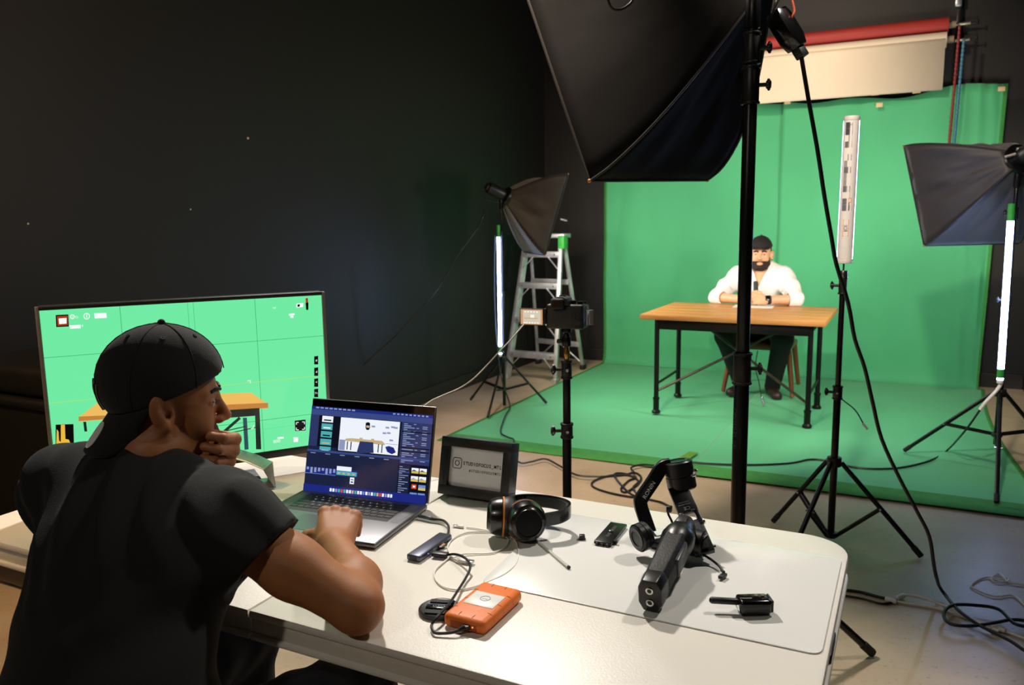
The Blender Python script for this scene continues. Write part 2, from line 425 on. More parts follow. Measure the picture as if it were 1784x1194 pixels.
def softbox(label, F, A, ringr, glow, gname, bulge, nrm_hint, base, wr=.006, fabric=None):
    """F: four face corners in order (around the face); A: centre of the rear ring"""
    F = [Vector(p) for p in F]; A = Vector(A)
    t = thing('softbox', label, 'softbox', base)
    c = sum(F, Vector())/4; n = (F[1]-F[0]).cross(F[3]-F[0]).normalized()
    if n.dot(c-A) < 0: n = -n
    ax = (c-A).normalized()
    ring = []
    for p in F:
        v = p-c; v = (v-ax*v.dot(ax)).normalized(); ring.append(A+v*ringr)
    N = 14; rnd = random.Random(len(label))
    ph = [rnd.uniform(0, 6) for _ in range(8)]
    for i in range(4):
        p, q, a, b_ = F[i], F[(i+1) % 4], ring[i], ring[(i+1) % 4]
        out = ((p+q)/2-c); out = (out-n*out.dot(n)).normalized()
        b = MB(); g = []
        vp, vq = (p-c).normalized(), (q-c).normalized()
        for v_ in range(N+1):
            tt = v_/N; row = []
            s = math.sin(math.pi*tt**.8)
            e0 = p.lerp(a, tt)+vp*bulge*s; e1 = q.lerp(b_, tt)+vq*bulge*s
            for u_ in range(N+1):
                u = u_/N; w = math.sin(math.pi*u)
                P = e0.lerp(e1, u) - out*bulge*.35*s*w
                P += out*wr*w*s*(math.sin(u*17+ph[i])*math.sin(tt*5+ph[i+4])+.7*math.sin(u*31+tt*9+ph[i]))
                row.append(b.bm.verts.new(P))
            g.append(row)
        for v_ in range(N):
            for u_ in range(N): b.bm.faces.new([g[v_][u_], g[v_][u_+1], g[v_+1][u_+1], g[v_+1][u_]])
        o = obj('side_panel', b, fabric or FABRIC, t, world=True, smooth=60); md = o.modifiers.new('thick', 'SOLIDIFY'); md.thickness = .003; md.offset = 0
        # the sewn ridge between two panels, and the front hem
        obj('seam', MB().tube([p.lerp(a, k/10)+vp*(bulge*math.sin(math.pi*(k/10)**.8)+.001) for k in range(11)], .004, n=6, smooth=2), mat('softbox_piping', '26221f', .5, var=.1), t, world=True)
        obj('front_hem', MB().tube([p, p.lerp(q, .5), q], .005, n=6, smooth=3), mat('softbox_piping', '26221f'), t, world=True)
        obj('rod_tip', MB().sph(p, .007, 8), mat('rod_tip', 'c08a50', .4, metal=.6), t, world=True)
    inset = [c+(p-c)*.85-n*.035 for p in F]
    obj('diffuser', MB().quad(inset if (inset[1]-inset[0]).cross(inset[3]-inset[0]).dot(n) > 0 else inset[::-1]), emi(gname, 'fff4e6', glow), t, world=True, smooth=False)
    obj('speed_ring', MB().cyl(A-ax*.012, A+ax*.012, ringr*1.02, n=24, bev=.003), BLACKM, t, world=True)
    obj('lamp_head', MB().cyl(A-ax*.16, A-ax*.01, ringr*.62, n=20, bev=.006).cyl(A-ax*.18, A-ax*.15, ringr*.4, n=16, bev=.004), BLACKP, t, world=True)
    return t
def led_tube(label, a, b_, r, towards, group, tape=True, full=True):
    """a, b_: ends; towards: direction the lit side looks"""
    a, b_ = Vector(a), Vector(b_); ax = (b_-a).normalized(); t = thing('led_tube_light', label, 'tube light', a, group=group)
    w = Vector(towards); w = (w-ax*w.dot(ax)).normalized(); s = ax.cross(w)
    n = 20
    def half(a0, a1, rr, p, q):
        b = MB(); A = []
        for P in (p, q): A.append([b.bm.verts.new(P+w*math.cos(a0+(a1-a0)*i/n)*rr+s*math.sin(a0+(a1-a0)*i/n)*rr) for i in range(n+1)])
        for i in range(n): b.bm.faces.new([A[0][i], A[0][i+1], A[1][i+1], A[1][i]])
        for R in A: b.bm.faces.new(R)
        bmesh.ops.recalc_face_normals(b.bm, faces=b.bm.faces[:]); return b
    if full: obj('lit_tube', MB().cyl(a+ax*.02, b_-ax*.02, r, n=24), emi('tube_glow', 'a9c0ff', TUBE), t, world=True)
    else:
        obj('lit_side', half(-1.75, 1.75, r, a+ax*.02, b_-ax*.02), emi('tube_glow', 'a9c0ff', TUBE), t, world=True)
        obj('back_shell', half(1.75, 2*math.pi-1.75, r, a+ax*.02, b_-ax*.02), mat('tube_shell', 'e6e6e8', .4, var=.04), t, world=True)
    for p, q in ((a, a+ax*.02), (b_-ax*.02, b_)): obj('end_cap', MB().cyl(p, q, r*1.03, n=20, bev=.003), mat('tube_cap', 'dcdcdc', .4, var=.05), t, world=True)
    if tape:
        for p, h in ((a+ax*.03, .05), (b_-ax*.06, .09)): obj('tape_band', MB().cyl(p, p+ax*h, r*1.12, n=16), TAPEG, t, world=True)
    return t

# ---- left softbox, its stand and tube
SL = Vector((-2.80, 5.42, 0))
light_stand('light_stand', 'black tripod light stand in front of the ladder', 'light stand', SL, [(-3.154, 5.507), (-2.746, 5.045), (-2.538, 5.639)], .41, .16, 1.6,
            [(.03, .9, .0125), (.9, 1.35, .0105), (1.35, 1.555, .008)], [(.9, .017, .05), (1.36, .014, .05)], brace_at=.55, leg_r=.009, foot_z=.026)
NT, NB = aty(990, 303, 5.45), aty(950, 445, 5.45); wv = Vector((-.42, .52, 0))
AL = Vector((-2.80, 5.42, 1.645))
sb = softbox('black softbox above the ladder, lit blue from below by a tube', (NT, NT+wv, NB+wv, NB), AL+Vector((.03, .02, 0)), .07, KEY_SOFTBOX, 'softbox_glow', .045, None, AL)
a, b = aty(830, 343, 5.40), aty(988, 385, 5.62)
obj('tilt_rod', MB().cyl(a, a.lerp(b, .3), .007, n=10).cyl(a.lerp(b, .93), b, .006, n=10), mat('rod_dark', '16241a', .6), sb, world=True)
obj('mount', MB().cyl(AL+Vector((0, 0, -.095)), AL+Vector((0, 0, .02)), .016, n=14, bev=.003).box(AL+Vector((0, 0, .03)), (.05, .05, .06), .008), BLACKM, sb, world=True)
ta, tb = SL+Vector((-.005, -.046, .425)), SL+Vector((-.005, -.046, 1.40))
led_tube('glowing blue-white LED tube taped to the stand before the ladder', ta, tb, .0115, (.25, -1, 0), 'LED tube lights')
# ---- right softbox
SR = Vector((.468, 5.0, 0))
light_stand('light_stand', 'black tripod light stand by the free edge of the green cloth', 'light stand', SR, [(.019, 5.282), (.44, 4.47), (.84, 5.36)], .50, .255, 1.7,
            [(.2, 1.0, .015), (1.0, 1.45, .0125), (1.45, 1.60, .010)], [(1.0, .02, .06), (1.46, .017, .06)], brace_at=.52, leg_r=.011, foot_z=.036)
LT, LB = aty(1575, 255, 5.1), aty(1610, 428, 5.1); wv = Vector((.50, .42, 0))
AR = Vector((.49, 4.98, 1.74))
sb = softbox('black softbox beside the paper rolls, its underside lit blue by a tube', (LT, LT+wv, LB+wv, LB), AR+Vector((-.02, .02, 0)), .08, KEY_SOFTBOX, 'softbox_glow', .04, None, AR, wr=.012)
obj('mount', MB().cyl(AR+Vector((-.022, .02, -.145)), AR+Vector((-.02, 0, .02)), .017, n=14, bev=.003).box(AR+Vector((-.02, 0, .03)), (.05, .05, .06), .008), BLACKM, sb, world=True)
obj('tilt_handle', MB().cyl(AR+Vector((-.02, -.02, .03)), AR+Vector((.16, -.04, .09)), .006, n=8).cyl(AR+Vector((-.09, -.03, .01)), AR+Vector((-.02, -.02, .03)), .008, n=8), mat('pale_steel', 'cfc8b8'), sb, world=True)
ta, tb = aty(1742, 668, 4.955), aty(1762, 365, 4.955)
led_tube('glowing LED tube taped to the stand by the free edge of the green cloth', ta, tb, .0155, (-.2, -1, 0), 'LED tube lights')
# ---- tube light on its own stand
ST = Vector((-.263, 3.70, 0))
t = light_stand('light_stand', 'slim black tripod stand carrying the white tube light', 'light stand', ST, [(.103, 3.659), (-.53, 3.815), (-.40, 3.36)], .385, .035, 1.22,
            [(.02, .70, .0155), (.70, 1.225, .012)], [(.69, .020, .06), (1.16, .017, .075)], brace_at=.5, leg_r=.011)
obj('spigot', MB().cyl((0, 0, 1.22), (0, 0, 1.262), .004, n=10).cyl((0, 0, 1.19), (0, 0, 1.225), .019, n=16, bev=.002), CHROME, t)
tb0 = ST+Vector((.002, 0, 1.256)); tb1 = ST+Vector((.004, .0, 1.868))
tt = led_tube('white LED tube light with printed label, seen from its unlit back', tb0, tb1, .031, (-.07, 1, 0), 'LED tube lights', tape=False, full=False)
vd = (Vector((0, 0, 1.45))-tb0); vd.z = 0; vd.normalize(); sd = Vector((0, 0, 1)).cross(vd)
LBL = MB(); pr = random.Random(4)
def onback(x, z):     # x sideways on the back shell, z along it; wraps on the curved surface
    a = x/.0312; return tb0+(vd*math.cos(a)+sd*math.sin(a))*.0316+Vector((0, 0, z))
for r_ in range(14):
    for c_ in range(3):
        z = .585-r_*.026; x0 = -.021+c_*.014; mi = (0 if r_ < 2 else pr.choice((1, 2, 3))) if True else 0
        if r_ >= 12: mi = 3
        LBL.quad([onback(x0, z-.0255), onback(x0+.0139, z-.0255), onback(x0+.0139, z), onback(x0, z)], mi)
LBL.quad([onback(-.021, .02), onback(.012, .02), onback(.012, .215), onback(-.021, .215)], 4)
for z0, z1, x0, x1, mi in ((.255, .275, .004, .016, 5), (.258, .272, .006, .014, 1), (.225, .245, -.01, .010, 3), (.115, .185, -.013, .010, 5), (.118, .182, -.011, .008, 1)):
    LBL.quad([onback(x0, z0)+vd*.0004*(1+(mi == 1)), onback(x1, z0)+vd*.0004*(1+(mi == 1)), onback(x1, z1)+vd*.0004*(1+(mi == 1)), onback(x0, z1)+vd*.0004*(1+(mi == 1))], mi)
obj('printed_label', LBL, [mat('label_dark', '45484d', .5), mat('label_white', 'eceae6', .5), mat('label_light', '9a9da2', .5), mat('label_grey', '6a6f76', .5), mat('label_pale', 'd2d2d2', .5), mat('label_orange', 'e08a3a', .5)], tt, world=True, smooth=False)
for s_, z_, sz_ in (('ICE', .150, .02), ('360', .575, .010)):
    M = frame(onback(-.001, z_)+vd*.0012, (0, 0, 1) if s_ == 'ICE' else sd, -sd if s_ == 'ICE' else (0, 0, 1))
    o = text('lettering', s_, sz_, M, mat('label_grey', '6a6f76'), None); o.data.transform(world_of(tt).inverted()); o.parent = tt
# dangling cord of the tube stand
obj('hanging_lead', MB().tube([ST+Vector((.02, 0, .66)), aty(1490, 715, 3.66), aty(1505, 740, 3.62)], .003, n=6), CABLEK, t, world=True)
obj('lead_tip', MB().cyl(aty(1503, 738, 3.62), aty(1511, 748, 3.61), .005, n=8), CABLEW, t, world=True)

# ---- near big softbox on its heavy stand
SN = Vector((-.456, 2.50, 0))
t = light_stand('light_stand', 'thick black light stand behind the white table holding the big softbox', 'light stand', SN, [tuple(at(1520, 1145, 0)), (-1.02, 2.86), (-.50, 1.90)], .43, .14, 2.1,
            [(.06, 1.0, .0235), (1.0, 1.80, .0205), (1.80, 2.00, .017)], [(.99, .0275, .10), (1.84, .025, .11), (1.945, .024, .09)], brace_at=.5, leg_r=.0125, knob_dir=(1, .25, 0))
text('lettering', 'MANFILM 200', .022, frame(SN+Vector((-.012, -.0225, .80))-SN, (0, 0, -1), (1, .25, 0)), mat('faint_print', '4a4a4a', .6), t)
BL, BR, TL = atd(1027, 315, 2.52), atd(1232, 314, 2.94), atd(877, -127, 2.66)
AN = atd(1322, -55, 2.58)
sb = softbox('big black softbox tilted over the thick stand, seen from behind', (BL, BR, TL+(BR-BL), TL), AN, .10, NEAR_SOFTBOX, 'near_softbox_glow', .075, None, SN+Vector((0, 0, 2.02)), wr=.008, fabric=mat('softbox_black_coated', '0c0b0b', .8, var=.15, vscale=9, bump=.3, bscale=14, spec=.15))
obj('mount', MB().cyl(SN+Vector((0, 0, 2.0)), SN+Vector((0, 0, 2.10)), .022, n=16, bev=.004).cyl(SN+Vector((0, 0, 2.08)), AN, .014, n=12), BLACKM, sb, world=True)
a = atd(1062, 8, 2.3); obj('label_loop', MB().tube([atd(1058, -4, 2.34), atd(1066, 14, 2.35), atd(1082, 16, 2.36), atd(1098, 6, 2.36), atd(1104, -6, 2.36)], .004, n=6), mat('softbox_piping', '26221f'), sb, world=True)
# ---- power adapter hanging beside the stand with its long lead
PB = atd(1370, 52, 2.34)
t = thing('power_adapter', 'black power adapter hanging from the big softbox with an orange lead', 'power adapter', PB)
Mx = frame(PB, atd(1392, 88, 2.34)-PB, atd(1400, 40, 2.40)-PB)
def hexbox(lx, ly, lz):
    return [(-lx*.5, -ly*.32), (-lx*.32, -ly*.5), (lx*.25, -ly*.5), (lx*.5, -ly*.28), (lx*.5, ly*.28), (lx*.25, ly*.5), (-lx*.32, ly*.5), (-lx*.5, ly*.32)]
obj('housing', MB().prism(hexbox(.125, .07, .04), .05, Mx @ Matrix.Translation((0, 0, -.025)), bev=.006), BLACKG, t, world=True)
obj('plug', MB().box(Mx @ Vector((.075, 0, 0)), (.04, .036, .028), .004, rot=Mx.to_3x3()), BLACKP, t, world=True)
obj('strap', MB().tube([Mx @ Vector((.03, -.036, 0)), atd(1347, 40, 2.33), atd(1349, 15, 2.32), atd(1362, -12, 2.32), Mx @ Vector((-.07, -.01, .0))], .004, n=8), CABLEK, t, world=True)
obj('lead', MB().tube([Mx @ Vector((.0, .03, .0)), atd(1380, 30, 2.33), atd(1384, 18, 2.33), atd(1380, 0, 2.33), atd(1374, -25, 2.33), AN+Vector((0, 0, .02))], .003, n=8), mat('orange_cable', 'd2542a', .5), t, world=True)
long_lead = [(1395, 92, 2.33), (1408, 170, 2.34), (1424, 260, 2.36), (1436, 340, 2.39), (1448, 410, 2.42), (1457, 460, 2.44), (1478, 530, 2.48), (1489, 590, 2.52), (1506, 640, 2.56), (1520, 700, 2.60), (1536, 765, 2.64), (1568, 835, 2.68), (1598, 892, 2.72), (1619, 935, 2.76), (1627, 985, 2.81)]
pts = [atd(*p) for p in long_lead]
pts.append(atd(1632, 1008, 2.86)+Vector((0, 0, .0)))
for p in ((1640, 1028), (1668, 1062), (1700, 1086), (1726, 1100), (1760, 1117), (1800, 1140), (1830, 1120), (1800, 1096), (1766, 1086), (1740, 1062), (1700, 1055), (1660, 1055), (1644, 1070), (1655, 1087), (1690, 1091), (1730, 1086), (1765, 1080), (1800, 1085), (1840, 1100)):
    q = at(p[0], p[1], .031); pts.append(q)
obj('power_cord', MB().tube(pts, .0062, n=8), CABLEK, t, world=True)
obj('cord_strain_relief', MB().cyl(Mx @ Vector((.092, 0, 0)), pts[0], .008, .006, n=10), BLACKR, t, world=True)
# ================================================================== white folding table
TZ = .74
PLAST = mat('table_plastic', 'e6e1d6', .38, var=.02, vscale=3, bump=.10, bscale=260)
PLASTR = mat('table_plastic_rim', 'dcd5c7', .5, var=.03, bump=.5, bscale=70)
TXA, TXM, TXB, TYA, TYB = -2.02, -1.075, -.083, 1.02, 1.845
def table_half(xa, xb, rr):
    """rounded outer corners on the side rr"""
    def rounded(inset):
        r = .10-inset*.5; pts = []
        x0, x1, y0, y1 = xa+(inset if rr < 0 else 0), xb-(inset if rr > 0 else 0), TYA+inset, TYB-inset
        if rr > 0:
            pts = [(x0, y0)]
            for k in range(9): a = -math.pi/2+k/8*math.pi/2; pts.append((x1-r+r*math.cos(a), y0+r+r*math.sin(a)))
            for k in range(9): a = k/8*math.pi/2; pts.append((x1-r+r*math.cos(a), y1-r+r*math.sin(a)))
            pts.append((x0, y1))
        else:
            pts = [(x1, y1)]
            for k in range(9): a = math.pi/2+k/8*math.pi/2; pts.append((x0+r+r*math.cos(a), y1-r+r*math.sin(a)))
            for k in range(9): a = math.pi+k/8*math.pi/2; pts.append((x0+r+r*math.cos(a), y0+r+r*math.sin(a)))
            pts.append((x1, y0))
        return pts
    return rounded
t = thing('folding_table', 'long white plastic folding table with a seam across its middle', 'table', ((TXA+TXB)/2, (TYA+TYB)/2, 0))
for xa, xb, rr in ((TXA, TXM-.0015, -1), (TXM+.0015, TXB, 1)):
    R = table_half(xa, xb, rr)
    obj('top_panel', MB().prism(R(.004), .018, Matrix.Translation((0, 0, TZ-.018)), bev=.006), PLAST, t, world=True)
    obj('rim', MB().prism(R(.010), .036, Matrix.Translation((0, 0, TZ-.052)), bev=.004), PLASTR, t, world=True)
    obj('rim_lip', MB().prism(R(.002), .012, Matrix.Translation((0, 0, TZ-.060)), bev=.005), PLAST, t, world=True)
for x in (TXA+.28, TXB-.30):
    for y in (TYA+.12, TYB-.12): obj('leg', MB().cyl((x, y, 0.01), (x, y, TZ-.055), .014, n=14).cyl((x, y, 0), (x, y, .02), .017, n=14, bev=.003), mat('grey_steel_tube', '55575a', .4, metal=.6, var=.1), t, world=True)
    obj('crossbar', MB().cyl((x, TYA+.12, .15), (x, TYB-.12, .15), .011, n=12), mat('grey_steel_tube', '55575a'), t, world=True)
obj('under_rail', MB().box((TXB-.75, (TYA+TYB)/2, TZ-.075), (.8, .04, .03), .004).box((TXA+.7, (TYA+TYB)/2, TZ-.075), (.8, .04, .03), .004), mat('grey_steel_tube', '55575a'), t, world=True)
obj('fold_latch', MB().box((TXB-.011, 1.42, TZ-.045), (.014, .09, .025), .003), BLACKP, t, world=True)

# translucent white desk mat
MATW = mat('mat_white', 'eeeeea', .22, var=.015, vscale=4, coat=.3)
mp = []
mx0, mx1, my0, my1, r = -.735, -.098, 1.305, 1.725, .02
for cx, cy, a0 in ((mx1-r, my0+r, -90), (mx1-r, my1-r, 0), (mx0-.02+r, my1-r, 90), (mx0+r, my0+r, 180)):
    for k in range(6): a = R_(a0+k*18); mp.append((cx+r*math.cos(a), cy+r*math.sin(a)))
tag(obj('desk_mat', MB().prism(mp, .0025, Matrix.Translation((0, 0, TZ+.0004)), bev=.0008), MATW, world=True, loc=((mx0+mx1)/2, (my0+my1)/2, TZ)), 'smooth white desk mat with rounded corners under the gimbal', 'desk mat')
MZ = TZ+.003

# ================================================================== wooden desk of the presenter
def wood_material():
    m = mat('oak_wood', 'c98f4e', .45, c2='a86e34', vscale=3, bump=.1, bscale=50)
    nt = m.node_tree
    n = [x for x in nt.nodes if x.type == 'TEX_NOISE'][0]; tc = [x for x in nt.nodes if x.type == 'TEX_COORD'][0]
    mp_ = nt.nodes.new('ShaderNodeMapping'); mp_.inputs['Scale'].default_value = (1.2, 14, 14)
    nt.links.new(tc.outputs['Object'], mp_.inputs['Vector']); nt.links.new(mp_.outputs['Vector'], n.inputs['Vector'])
    return m
OAK = wood_material()
DX0, DX1, DY0, DY1, DZ = -1.775, -.495, 5.63, 6.585, .765
t = thing('wooden_desk', 'oak topped desk with a black pipe frame standing on the green cloth', 'desk', ((DX0+DX1)/2, (DY0+DY1)/2, 0))
npl = 5; ph_ = (DY1-DY0)/npl
for k in range(npl):
    obj('plank', MB().box(((DX0+DX1)/2, DY0+ph_*(k+.5), DZ-.018), (DX1-DX0, ph_-.0015, .036), .003), OAK, t, world=True)
lx = (-1.66, -.59); ly = (5.69, 6.31)
IRON = mat('black_iron', '15130f', .42, metal=.5, var=.2)
obj('apron', MB().box(((lx[0]+lx[1])/2, ly[0], DZ-.075), (lx[1]-lx[0], .03, .07), .003), IRON, t, world=True)
obj('apron', MB().box(((lx[0]+lx[1])/2, ly[1], DZ-.075), (lx[1]-lx[0], .03, .07), .003), IRON, t, world=True)
for x in lx:
    obj('side_rail', MB().box((x, (ly[0]+ly[1])/2, DZ-.06), (.03, ly[1]-ly[0], .04), .003), IRON, t, world=True)
    obj('side_brace', MB().cyl((x, ly[0], .24), (x, ly[1], .24), .010, n=10), IRON, t, world=True)
    for y in ly:
        lg = obj('leg', MB().cyl((x, y, .026), (x, y, DZ-.036), .018, n=16), IRON, t, world=True)
        obj('foot', MB().lathe([(0, 0.020), (.032, .020), (.032, .034), (.022, .045), (.022, .12), (.025, .125), (.025, .14), (0, .14)], (x, y, 0)), IRON, lg, world=True)
STEELB = mat('burnished_steel', '5c534a', .35, metal=.8, var=.3, vscale=15)
obj('cross_brace', MB().cyl((lx[0], ly[0], .185), (lx[1]-.15, ly[1]-.1, DZ-.08), .010, n=10), STEELB, t, world=True)
obj('cross_brace', MB().cyl((lx[1], ly[0], .185), (lx[0]+.15, ly[1]-.1, DZ-.08), .010, n=10), STEELB, t, world=True)
hang = thing('audio_cable', 'thin black cord hanging below the oak desk to a bright plug', 'cable', (-1.13, 6.3, .02))
obj('cord', MB().tube([aty(1320, 612, 6.35), aty(1316, 640, 6.3), aty(1322, 665, 6.25), aty(1326, 690, 6.2), aty(1329, 700, 6.18)], .004, n=6), CABLEK, hang, world=True)
obj('plug', MB().cyl(aty(1327, 692, 6.19), aty(1331, 708, 6.17), .010, .007, n=10), CHROME, hang, world=True)

# chair of the presenter
WALN = mat('walnut_chair', '7d4a2c', .4, var=.2, vscale=8)
ct = thing('wooden_chair', 'brown wooden chair behind the oak desk', 'chair', (-1.08, 6.88, .026))
obj('seat', MB().box((0, 0, .383), (.48, .46, .045), .012), WALN, ct)
for sx in (-1, 1):
    obj('leg', MB().cyl((sx*.275, -.28, 0), (sx*.225, -.21, .366), .017, .024, n=12), WALN, ct)
    obj('leg', MB().cyl((sx*.25, .30, 0), (sx*.215, .19, .372), .017, .024, n=12), WALN, ct)
    obj('back_post', MB().cyl((sx*.2, .20, .39), (sx*.19, .27, .80), .017, n=12), WALN, ct)
obj('backrest', MB().box((0, .262, .74), (.42, .025, .14), .01), WALN, ct)

# ================================================================== step ladder
LA = mat('ladder_aluminium', 'c2c2c4', .38, metal=.6, var=.2, vscale=10)
t = thing('step_ladder', 'aluminium step ladder in the dark corner beside the green cloth', 'ladder', (-3.1, 6.9, 0)); LZ = Vector((0, 0, .012))
fl, fr, bl, br = Vector((-3.335, 6.52, 0)), Vector((-2.835, 6.50, 0)), Vector((-3.40, 7.36, 0)), Vector((-2.86, 7.24, 0))
tl, tr = Vector((-3.26, 6.83, 1.30)), Vector((-2.90, 6.80, 1.30))
def rail(name, a, b_, w=.035, d=.07):
    a = a+LZ; return obj(name, MB().box((a+b_)/2, (w, d, (b_-a).length), .004, rot=(b_-a).to_track_quat('Z', 'Y').to_matrix()), LA, t, world=True)
rail('front_rail', fl, tl); rail('front_rail', fr, tr)
rail('rear_rail', bl, tl+Vector((0, .07, -.04)), .03, .035); rail('rear_rail', br, tr+Vector((0, .07, -.04)), .03, .035)
for k, z in enumerate((.235, .55, .865, 1.15)):
    q = z/1.3; a, b_ = fl.lerp(tl, q), fr.lerp(tr, q)
    st = obj('step', MB().box((a+b_)/2+Vector((0, .0, 0)), ((b_-a).length, .085, .055), .006, rot=(b_-a).to_track_quat('X', 'Z').to_matrix()), LA, t, world=True)
    for p, s in ((a, 1), (b_, -1)):
        obj('rivet', MB().cyl(p+Vector((s*.04, -.05, .0)), p+Vector((s*.04, -.04, .0)), .007, n=8), CHROME, st, world=True)
        obj('step_strut', MB().box((p+Vector((s*.11, -.035, -.02))+p+Vector((s*.005, -.055, -.13)))/2, (.018, .006, .155), .002, rot=((p+Vector((s*.11, -.035, -.02)))-(p+Vector((s*.005, -.055, -.13)))).to_track_quat('Z', 'Y').to_matrix()), LA, st, world=True)
for q in (.20, .68):
    a, b_ = bl.lerp(tl, q), br.lerp(tr, q)
    obj('rear_bar', MB().box((a+b_)/2, ((b_-a).length, .02, .05), .004, rot=(b_-a).to_track_quat('X', 'Z').to_matrix()), LA, t, world=True)
a, b_ = bl.lerp(tl, .20), br.lerp(tr, .20)
obj('diagonal_strut', MB().cyl(a.lerp(b_, .45), bl.lerp(tl, .05), .008, n=8), LA, t, world=True); obj('diagonal_strut', MB().cyl(a.lerp(b_, .55), br.lerp(tr, .05), .008, n=8), LA, t, world=True)
obj('top_cap', MB().box((tl+tr)/2+Vector((0, .04, .02)), (.44, .18, .04), .008), LA, t, world=True)
for p in (fl, fr, bl, br): obj('foot', MB().box(p+Vector((0, 0, .022)), (.045, .08, .044), .006), BLACKR if p in (bl, br) else LA, t, world=True)
obj('tape_band', MB().box(tr.lerp(fr, .03)+Vector((.02, .0, 0)), (.06, .10, .12), .006), TAPEG, t, world=True)

# black storage bin at the far left wall
bz = thing('storage_bin', 'black lidded storage bin against the black wall behind the monitor', 'bin', (-3.05, 2.15, 0))
obj('body', MB().box((0, 0, .42), (.62, .70, .84), .06, seg=4), mat('bin_plastic', '141312', .4, var=.1), bz)
obj('rim', MB().box((0, 0, .80), (.66, .74, .04), .018, seg=3), mat('bin_plastic', '141312'), bz)
obj('lid', MB().box((0, 0, .885), (.65, .73, .12), .04, seg=4), mat('bin_plastic', '141312'), bz)
# ================================================================== monitor
def screen_map(t, y_local, tilt=0.0, origin=(0, 0, 0)):
    """pixel measured on the photo -> (x, z) on the screen plane of thing t (plane through origin, leaning back by tilt)"""
    W = world_of(t); o = W @ Vector(origin); n = (W.to_3x3() @ Vector((0, -math.cos(tilt), math.sin(tilt)))).normalized()
    ux = (W.to_3x3() @ Vector((1, 0, 0))).normalized(); uz = (W.to_3x3() @ Vector((0, math.sin(tilt), math.cos(tilt)))).normalized()
    def f(px, py):
        d = ray(px, py); P = cam_o + d*((o-cam_o).dot(n)/d.dot(n)); return ((P-o).dot(ux), (P-o).dot(uz))
    return f
TR = atd(565, 508, 2.26); d0 = ray(60, 535); TLd = (TR.z-CAM_H)/d0.z; TLp = cam_o+d0*TLd
dv = TR-TLp; MW = dv.length; mrot = math.atan2(dv.y, dv.x); MH = .463
mc = (TR+TLp)/2
mon = thing('computer_monitor', 'wide thin-framed monitor showing the green screen picture on the white table', 'monitor', (mc.x, mc.y, TZ), mrot)
zt = TR.z-TZ; zb = zt-MH
SILV = mat('silver_frame', '8e8a85', .35, metal=.6, var=.1)
obj('back_shell', MB().box((0, .030, (zt+zb)/2), (MW, .035, MH), .008).box((0, .055, (zt+zb)/2-.02), (MW*.5, .03, MH*.5), .012), BLACKP, mon)
bz_ = .009
obj('top_bezel', MB().box((0, .006, zt-bz_/2), (MW, .016, bz_), .002), BLACKP, mon)
obj('chin_bezel', MB().box((0, .006, zb+.011), (MW, .016, .022), .002), BLACKP, mon)
for sx in (-1, 1): obj('side_edge', MB().box((sx*(MW/2-.004), .006, (zt+zb)/2), (.009, .017, MH), .002), SILV, mon)
obj('screen', MB().box((0, .006, (zt+zb)/2), (MW-.014, .008, MH-.012), 0), mat('screen_glass', '0a0a0a', .2), mon)
mm = screen_map(mon, 0.0, 0.0, (0, .001, 0))
SG = 1.05
mons = [lcd('mon_green', '6ee6a0', SG), lcd('mon_green_lo', '5cd88e', SG), lcd('mon_line', '3fa868', SG), lcd('mon_yellow', '9fe070', SG), lcd('mon_wood', 'e9b85e', SG), lcd('mon_wood_lo', 'bd7f3c', SG), lcd('mon_dark', '23302a', .7), lcd('mon_white', 'f2f6f4', SG), lcd('mon_black', '0b100d', .5), lcd('mon_red', 'b2381c', .9), lcd('mon_gold', 'e8b43c', SG), lcd('mon_leg', '2f5560', .8)]
I = MB(); yl = [0.0]
def poly(M_, map_, pts, mi, tilt=0.0, o=(0, 0, 0)):
    yl[0] += .00003
    q = [map_(*p) for p in pts]
    v = [(o[0]+x, o[1]+z*math.sin(tilt)-.0006-yl[0]*math.cos(tilt), o[2]+z*math.cos(tilt)+yl[0]*math.sin(tilt)) for x, z in q]
    f = M_.bm.faces.new([M_.bm.verts.new(p) for p in v]); f.material_index = mi
    f.normal_update()
    if f.normal.y > 0: f.normal_flip()
mo = (0, .001, 0)
xa_, xb_, za_, zb_ = -MW/2+.009, MW/2-.009, zb+.022, zt-.010
f = I.bm.faces.new([I.bm.verts.new(p) for p in ((xa_, .0005, za_), (xb_, .0005, za_), (xb_, .0005, zb_), (xa_, .0005, zb_))])
P_ = lambda pts, mi: poly(I, mm, pts, mi, 0, mo)
def line_(a, b_, w, mi):
    dx, dy = b_[0]-a[0], b_[1]-a[1]; L = math.hypot(dx, dy); nx, ny = -dy/L*w/2, dx/L*w/2
    P_([(a[0]+nx, a[1]+ny), (b_[0]+nx, b_[1]+ny), (b_[0]-nx, b_[1]-ny), (a[0]-nx, a[1]-ny)], mi)
def uvp(u, v):   # screen fractions -> pixel is not needed; straight to plane
    return (xa_+(xb_-xa_)*u, zb_-(zb_-za_)*v)
def luv(u0, v0, u1, v1, w, mi):
    yl[0] += .00003; a, b_ = uvp(u0, v0), uvp(u1, v1)
    dx, dz = b_[0]-a[0], b_[1]-a[1]; L = math.hypot(dx, dz); nx, nz = -dz/L*w/2, dx/L*w/2
    f = I.bm.faces.new([I.bm.verts.new((x, .0004-yl[0], z)) for x, z in ((a[0]+nx, a[1]+nz), (b_[0]+nx, b_[1]+nz), (b_[0]-nx, b_[1]-nz), (a[0]-nx, a[1]-nz))]); f.material_index = mi
    f.normal_update()
    if f.normal.y > 0: f.normal_flip()
luv(0, .85, 1, .85, .0008, 1)
for u in (.255, .735): luv(u, 0, u, 1, .0014, 2)
luv(.487, 0, .487, .5, .0009, 2); luv(.507, 0, .507, .5, .0009, 2)
